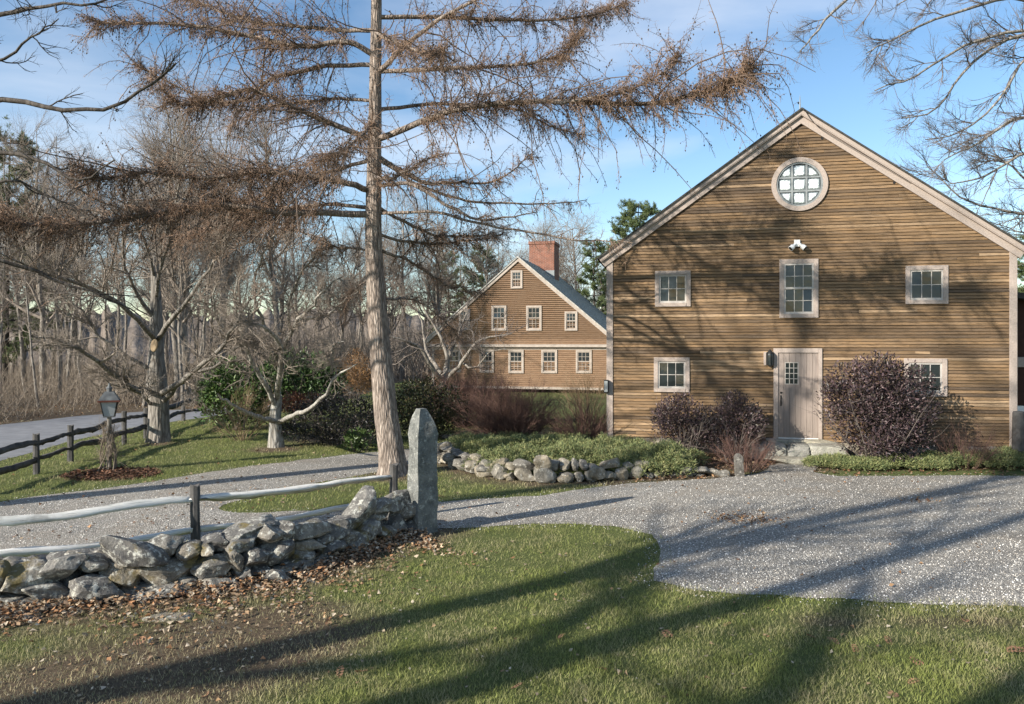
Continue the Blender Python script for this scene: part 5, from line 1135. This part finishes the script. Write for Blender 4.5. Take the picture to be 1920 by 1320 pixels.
juniper('juniper_ground_cover', 'low patchy juniper between the gravel and the right side of the barn', JR, 15000, 4)

# ------------------------------------------------------------------ grass
def grass(name, label, P, hmin, hmax, wid, g):
    n = len(P); a = g.uniform(0, 6.28, n); ln = g.uniform(.15, .8, n); tf = np.array([mnoise.noise(Vector((u * 2.4, v * 2.4, 6))) for u, v in P[:, :2]]); h = g.uniform(hmin, hmax, n) * np.clip(1 + .9 * tf, .45, 1.9); up = np.stack([np.cos(a) * ln, np.sin(a) * ln, np.ones(n)], 1); D = nrm(up); b = g.uniform(0, 6.28, n); sd = np.stack([np.cos(b), np.sin(b), np.zeros(n)], 1) * wid
    mid = P + D * (h * .55)[:, None]; tip = mid + nrm(D + np.stack([np.cos(a), np.sin(a), np.zeros(n)], 1) * .7) * (h * .5)[:, None]
    V = np.stack([P - sd, P + sd, mid + sd * .7, mid - sd * .7, tip], 1).reshape(-1, 3); i = np.arange(n)[:, None] * 5; bf = brown(P[:, 0], P[:, 1]); lump = np.array([mnoise.noise(Vector((u * 1.3, v * 1.3, 1))) + .7 * mnoise.noise(Vector((u * 4.5, v * 4.5, 5))) for u, v in P[:, :2]])
    dry = np.clip(bf * .75 + .30 + .55 * lump + g.normal(0, .2, n), 0, 1)[:, None]; green = np.array((.235, .265, .075)) * g.uniform(.6, 1.35, (n, 1)); tan = np.array((.40, .345, .21)) * g.uniform(.6, 1.3, (n, 1)); c = green * (1 - dry) + tan * dry
    o = link(name, mesh_np(name, V, [i + np.array([[0, 1, 2, 3]]), i + np.array([[3, 2, 4]])], M['grass'], np.repeat(c, 5, 0))); tag(o, label, 'grass', kind='stuff')
g = np.random.default_rng(99)
n = 210000; d = 5.2 * (11.5 / 5.2) ** g.random(n); X = d * g.uniform(-.74, .74, n); P = np.stack([X, d, np.zeros(n)], 1); front = dist_poly(wall_line, X, d)
behind = (X < wall_line[-1, 0]) & (d > np.interp(X, wall_line[:, 0], wall_line[:, 1]) - .1); ing = pip(grav, X, d); edg = dist_poly(np.array(grav), X, d, True); cl = np.array([mnoise.noise(Vector((a * 1.7, b * 1.7, 8))) for a, b in zip(X, d)]); keep = ((~ing) | ((edg < .16) & (g.random(n) < .22))) & (~behind) & (g.random(n) < (1 - .72 * brown(X, d)) * np.clip(.95 + .9 * cl, .25, 1)); grass('lawn_grass', 'short green and straw-coloured grass of the foreground lawn', P[keep], .018, .06, .0024, g)
n = 110000; d = 10 + 17 * g.random(n) ** .8; X = d * g.uniform(-.76, .25, n); P = np.stack([X, d, np.zeros(n)], 1); keep = (~pip(grav, X, d)) & (~pip(road, X, d)) & (X < 2.2) & (d > np.interp(X, wall_line[:, 0], wall_line[:, 1]) + .5) & (d < 30 - .3 * (X + 9)) & (g.random(n) < 1 - .75 * brown(X, d))
jm = np.array(JL); inside = np.zeros(n, bool)
for m_ in jm: inside |= ((X - m_[0]) / m_[2]) ** 2 + ((d - m_[1]) / m_[3]) ** 2 < .8
grass('verge_grass', 'short green grass of the left lawn and drive verges', P[keep & ~inside], .03, .075, .004, g)
# loose gravel
n = 60000; d = 7.6 * (19 / 7.6) ** g.random(n); X = d * g.uniform(-.74, .74, n); ok = pip(grav, X, d); ok |= (dist_poly(np.array(grav), X, d, True) < .22) & (g.random(n) < .35); X, d = X[ok], d[ok]; n = len(X); oc = np.array([(1, 0, 0), (0, 1, 0), (-1, 0, 0), (0, -1, 0), (0, 0, 1.)]); sz = g.uniform(.004, .012, (n, 1, 1)); th = g.uniform(0, 6.28, n)
ct, st_ = np.cos(th), np.sin(th); rot = np.stack([np.stack([ct, -st_, 0 * ct], -1), np.stack([st_, ct, 0 * ct], -1), np.stack([0 * ct, 0 * ct, 0 * ct + 1], -1)], 1); V = np.einsum('nij,kj->nki', rot, oc) * sz * g.uniform(.6, 1.3, (n, 5, 1)) + np.stack([X, d, np.full(n, .007)], 1)[:, None]
F = (np.arange(n)[:, None, None] * 5 + np.array([(0, 1, 4), (1, 2, 4), (2, 3, 4), (3, 0, 4)])[None]).reshape(-1, 3); gc = np.array([(.60, .57, .51), (.82, .78, .71), (.30, .285, .26), (.50, .45, .38)])[g.integers(0, 4, n)] * g.uniform(.75, 1.25, (n, 1))
tag(link('loose_gravel', mesh_np('loose_gravel', V, [F], M['pebble'], np.repeat(gc, 5, 0))), 'loose grey pebbles covering the gravel drive', 'gravel', kind='stuff')
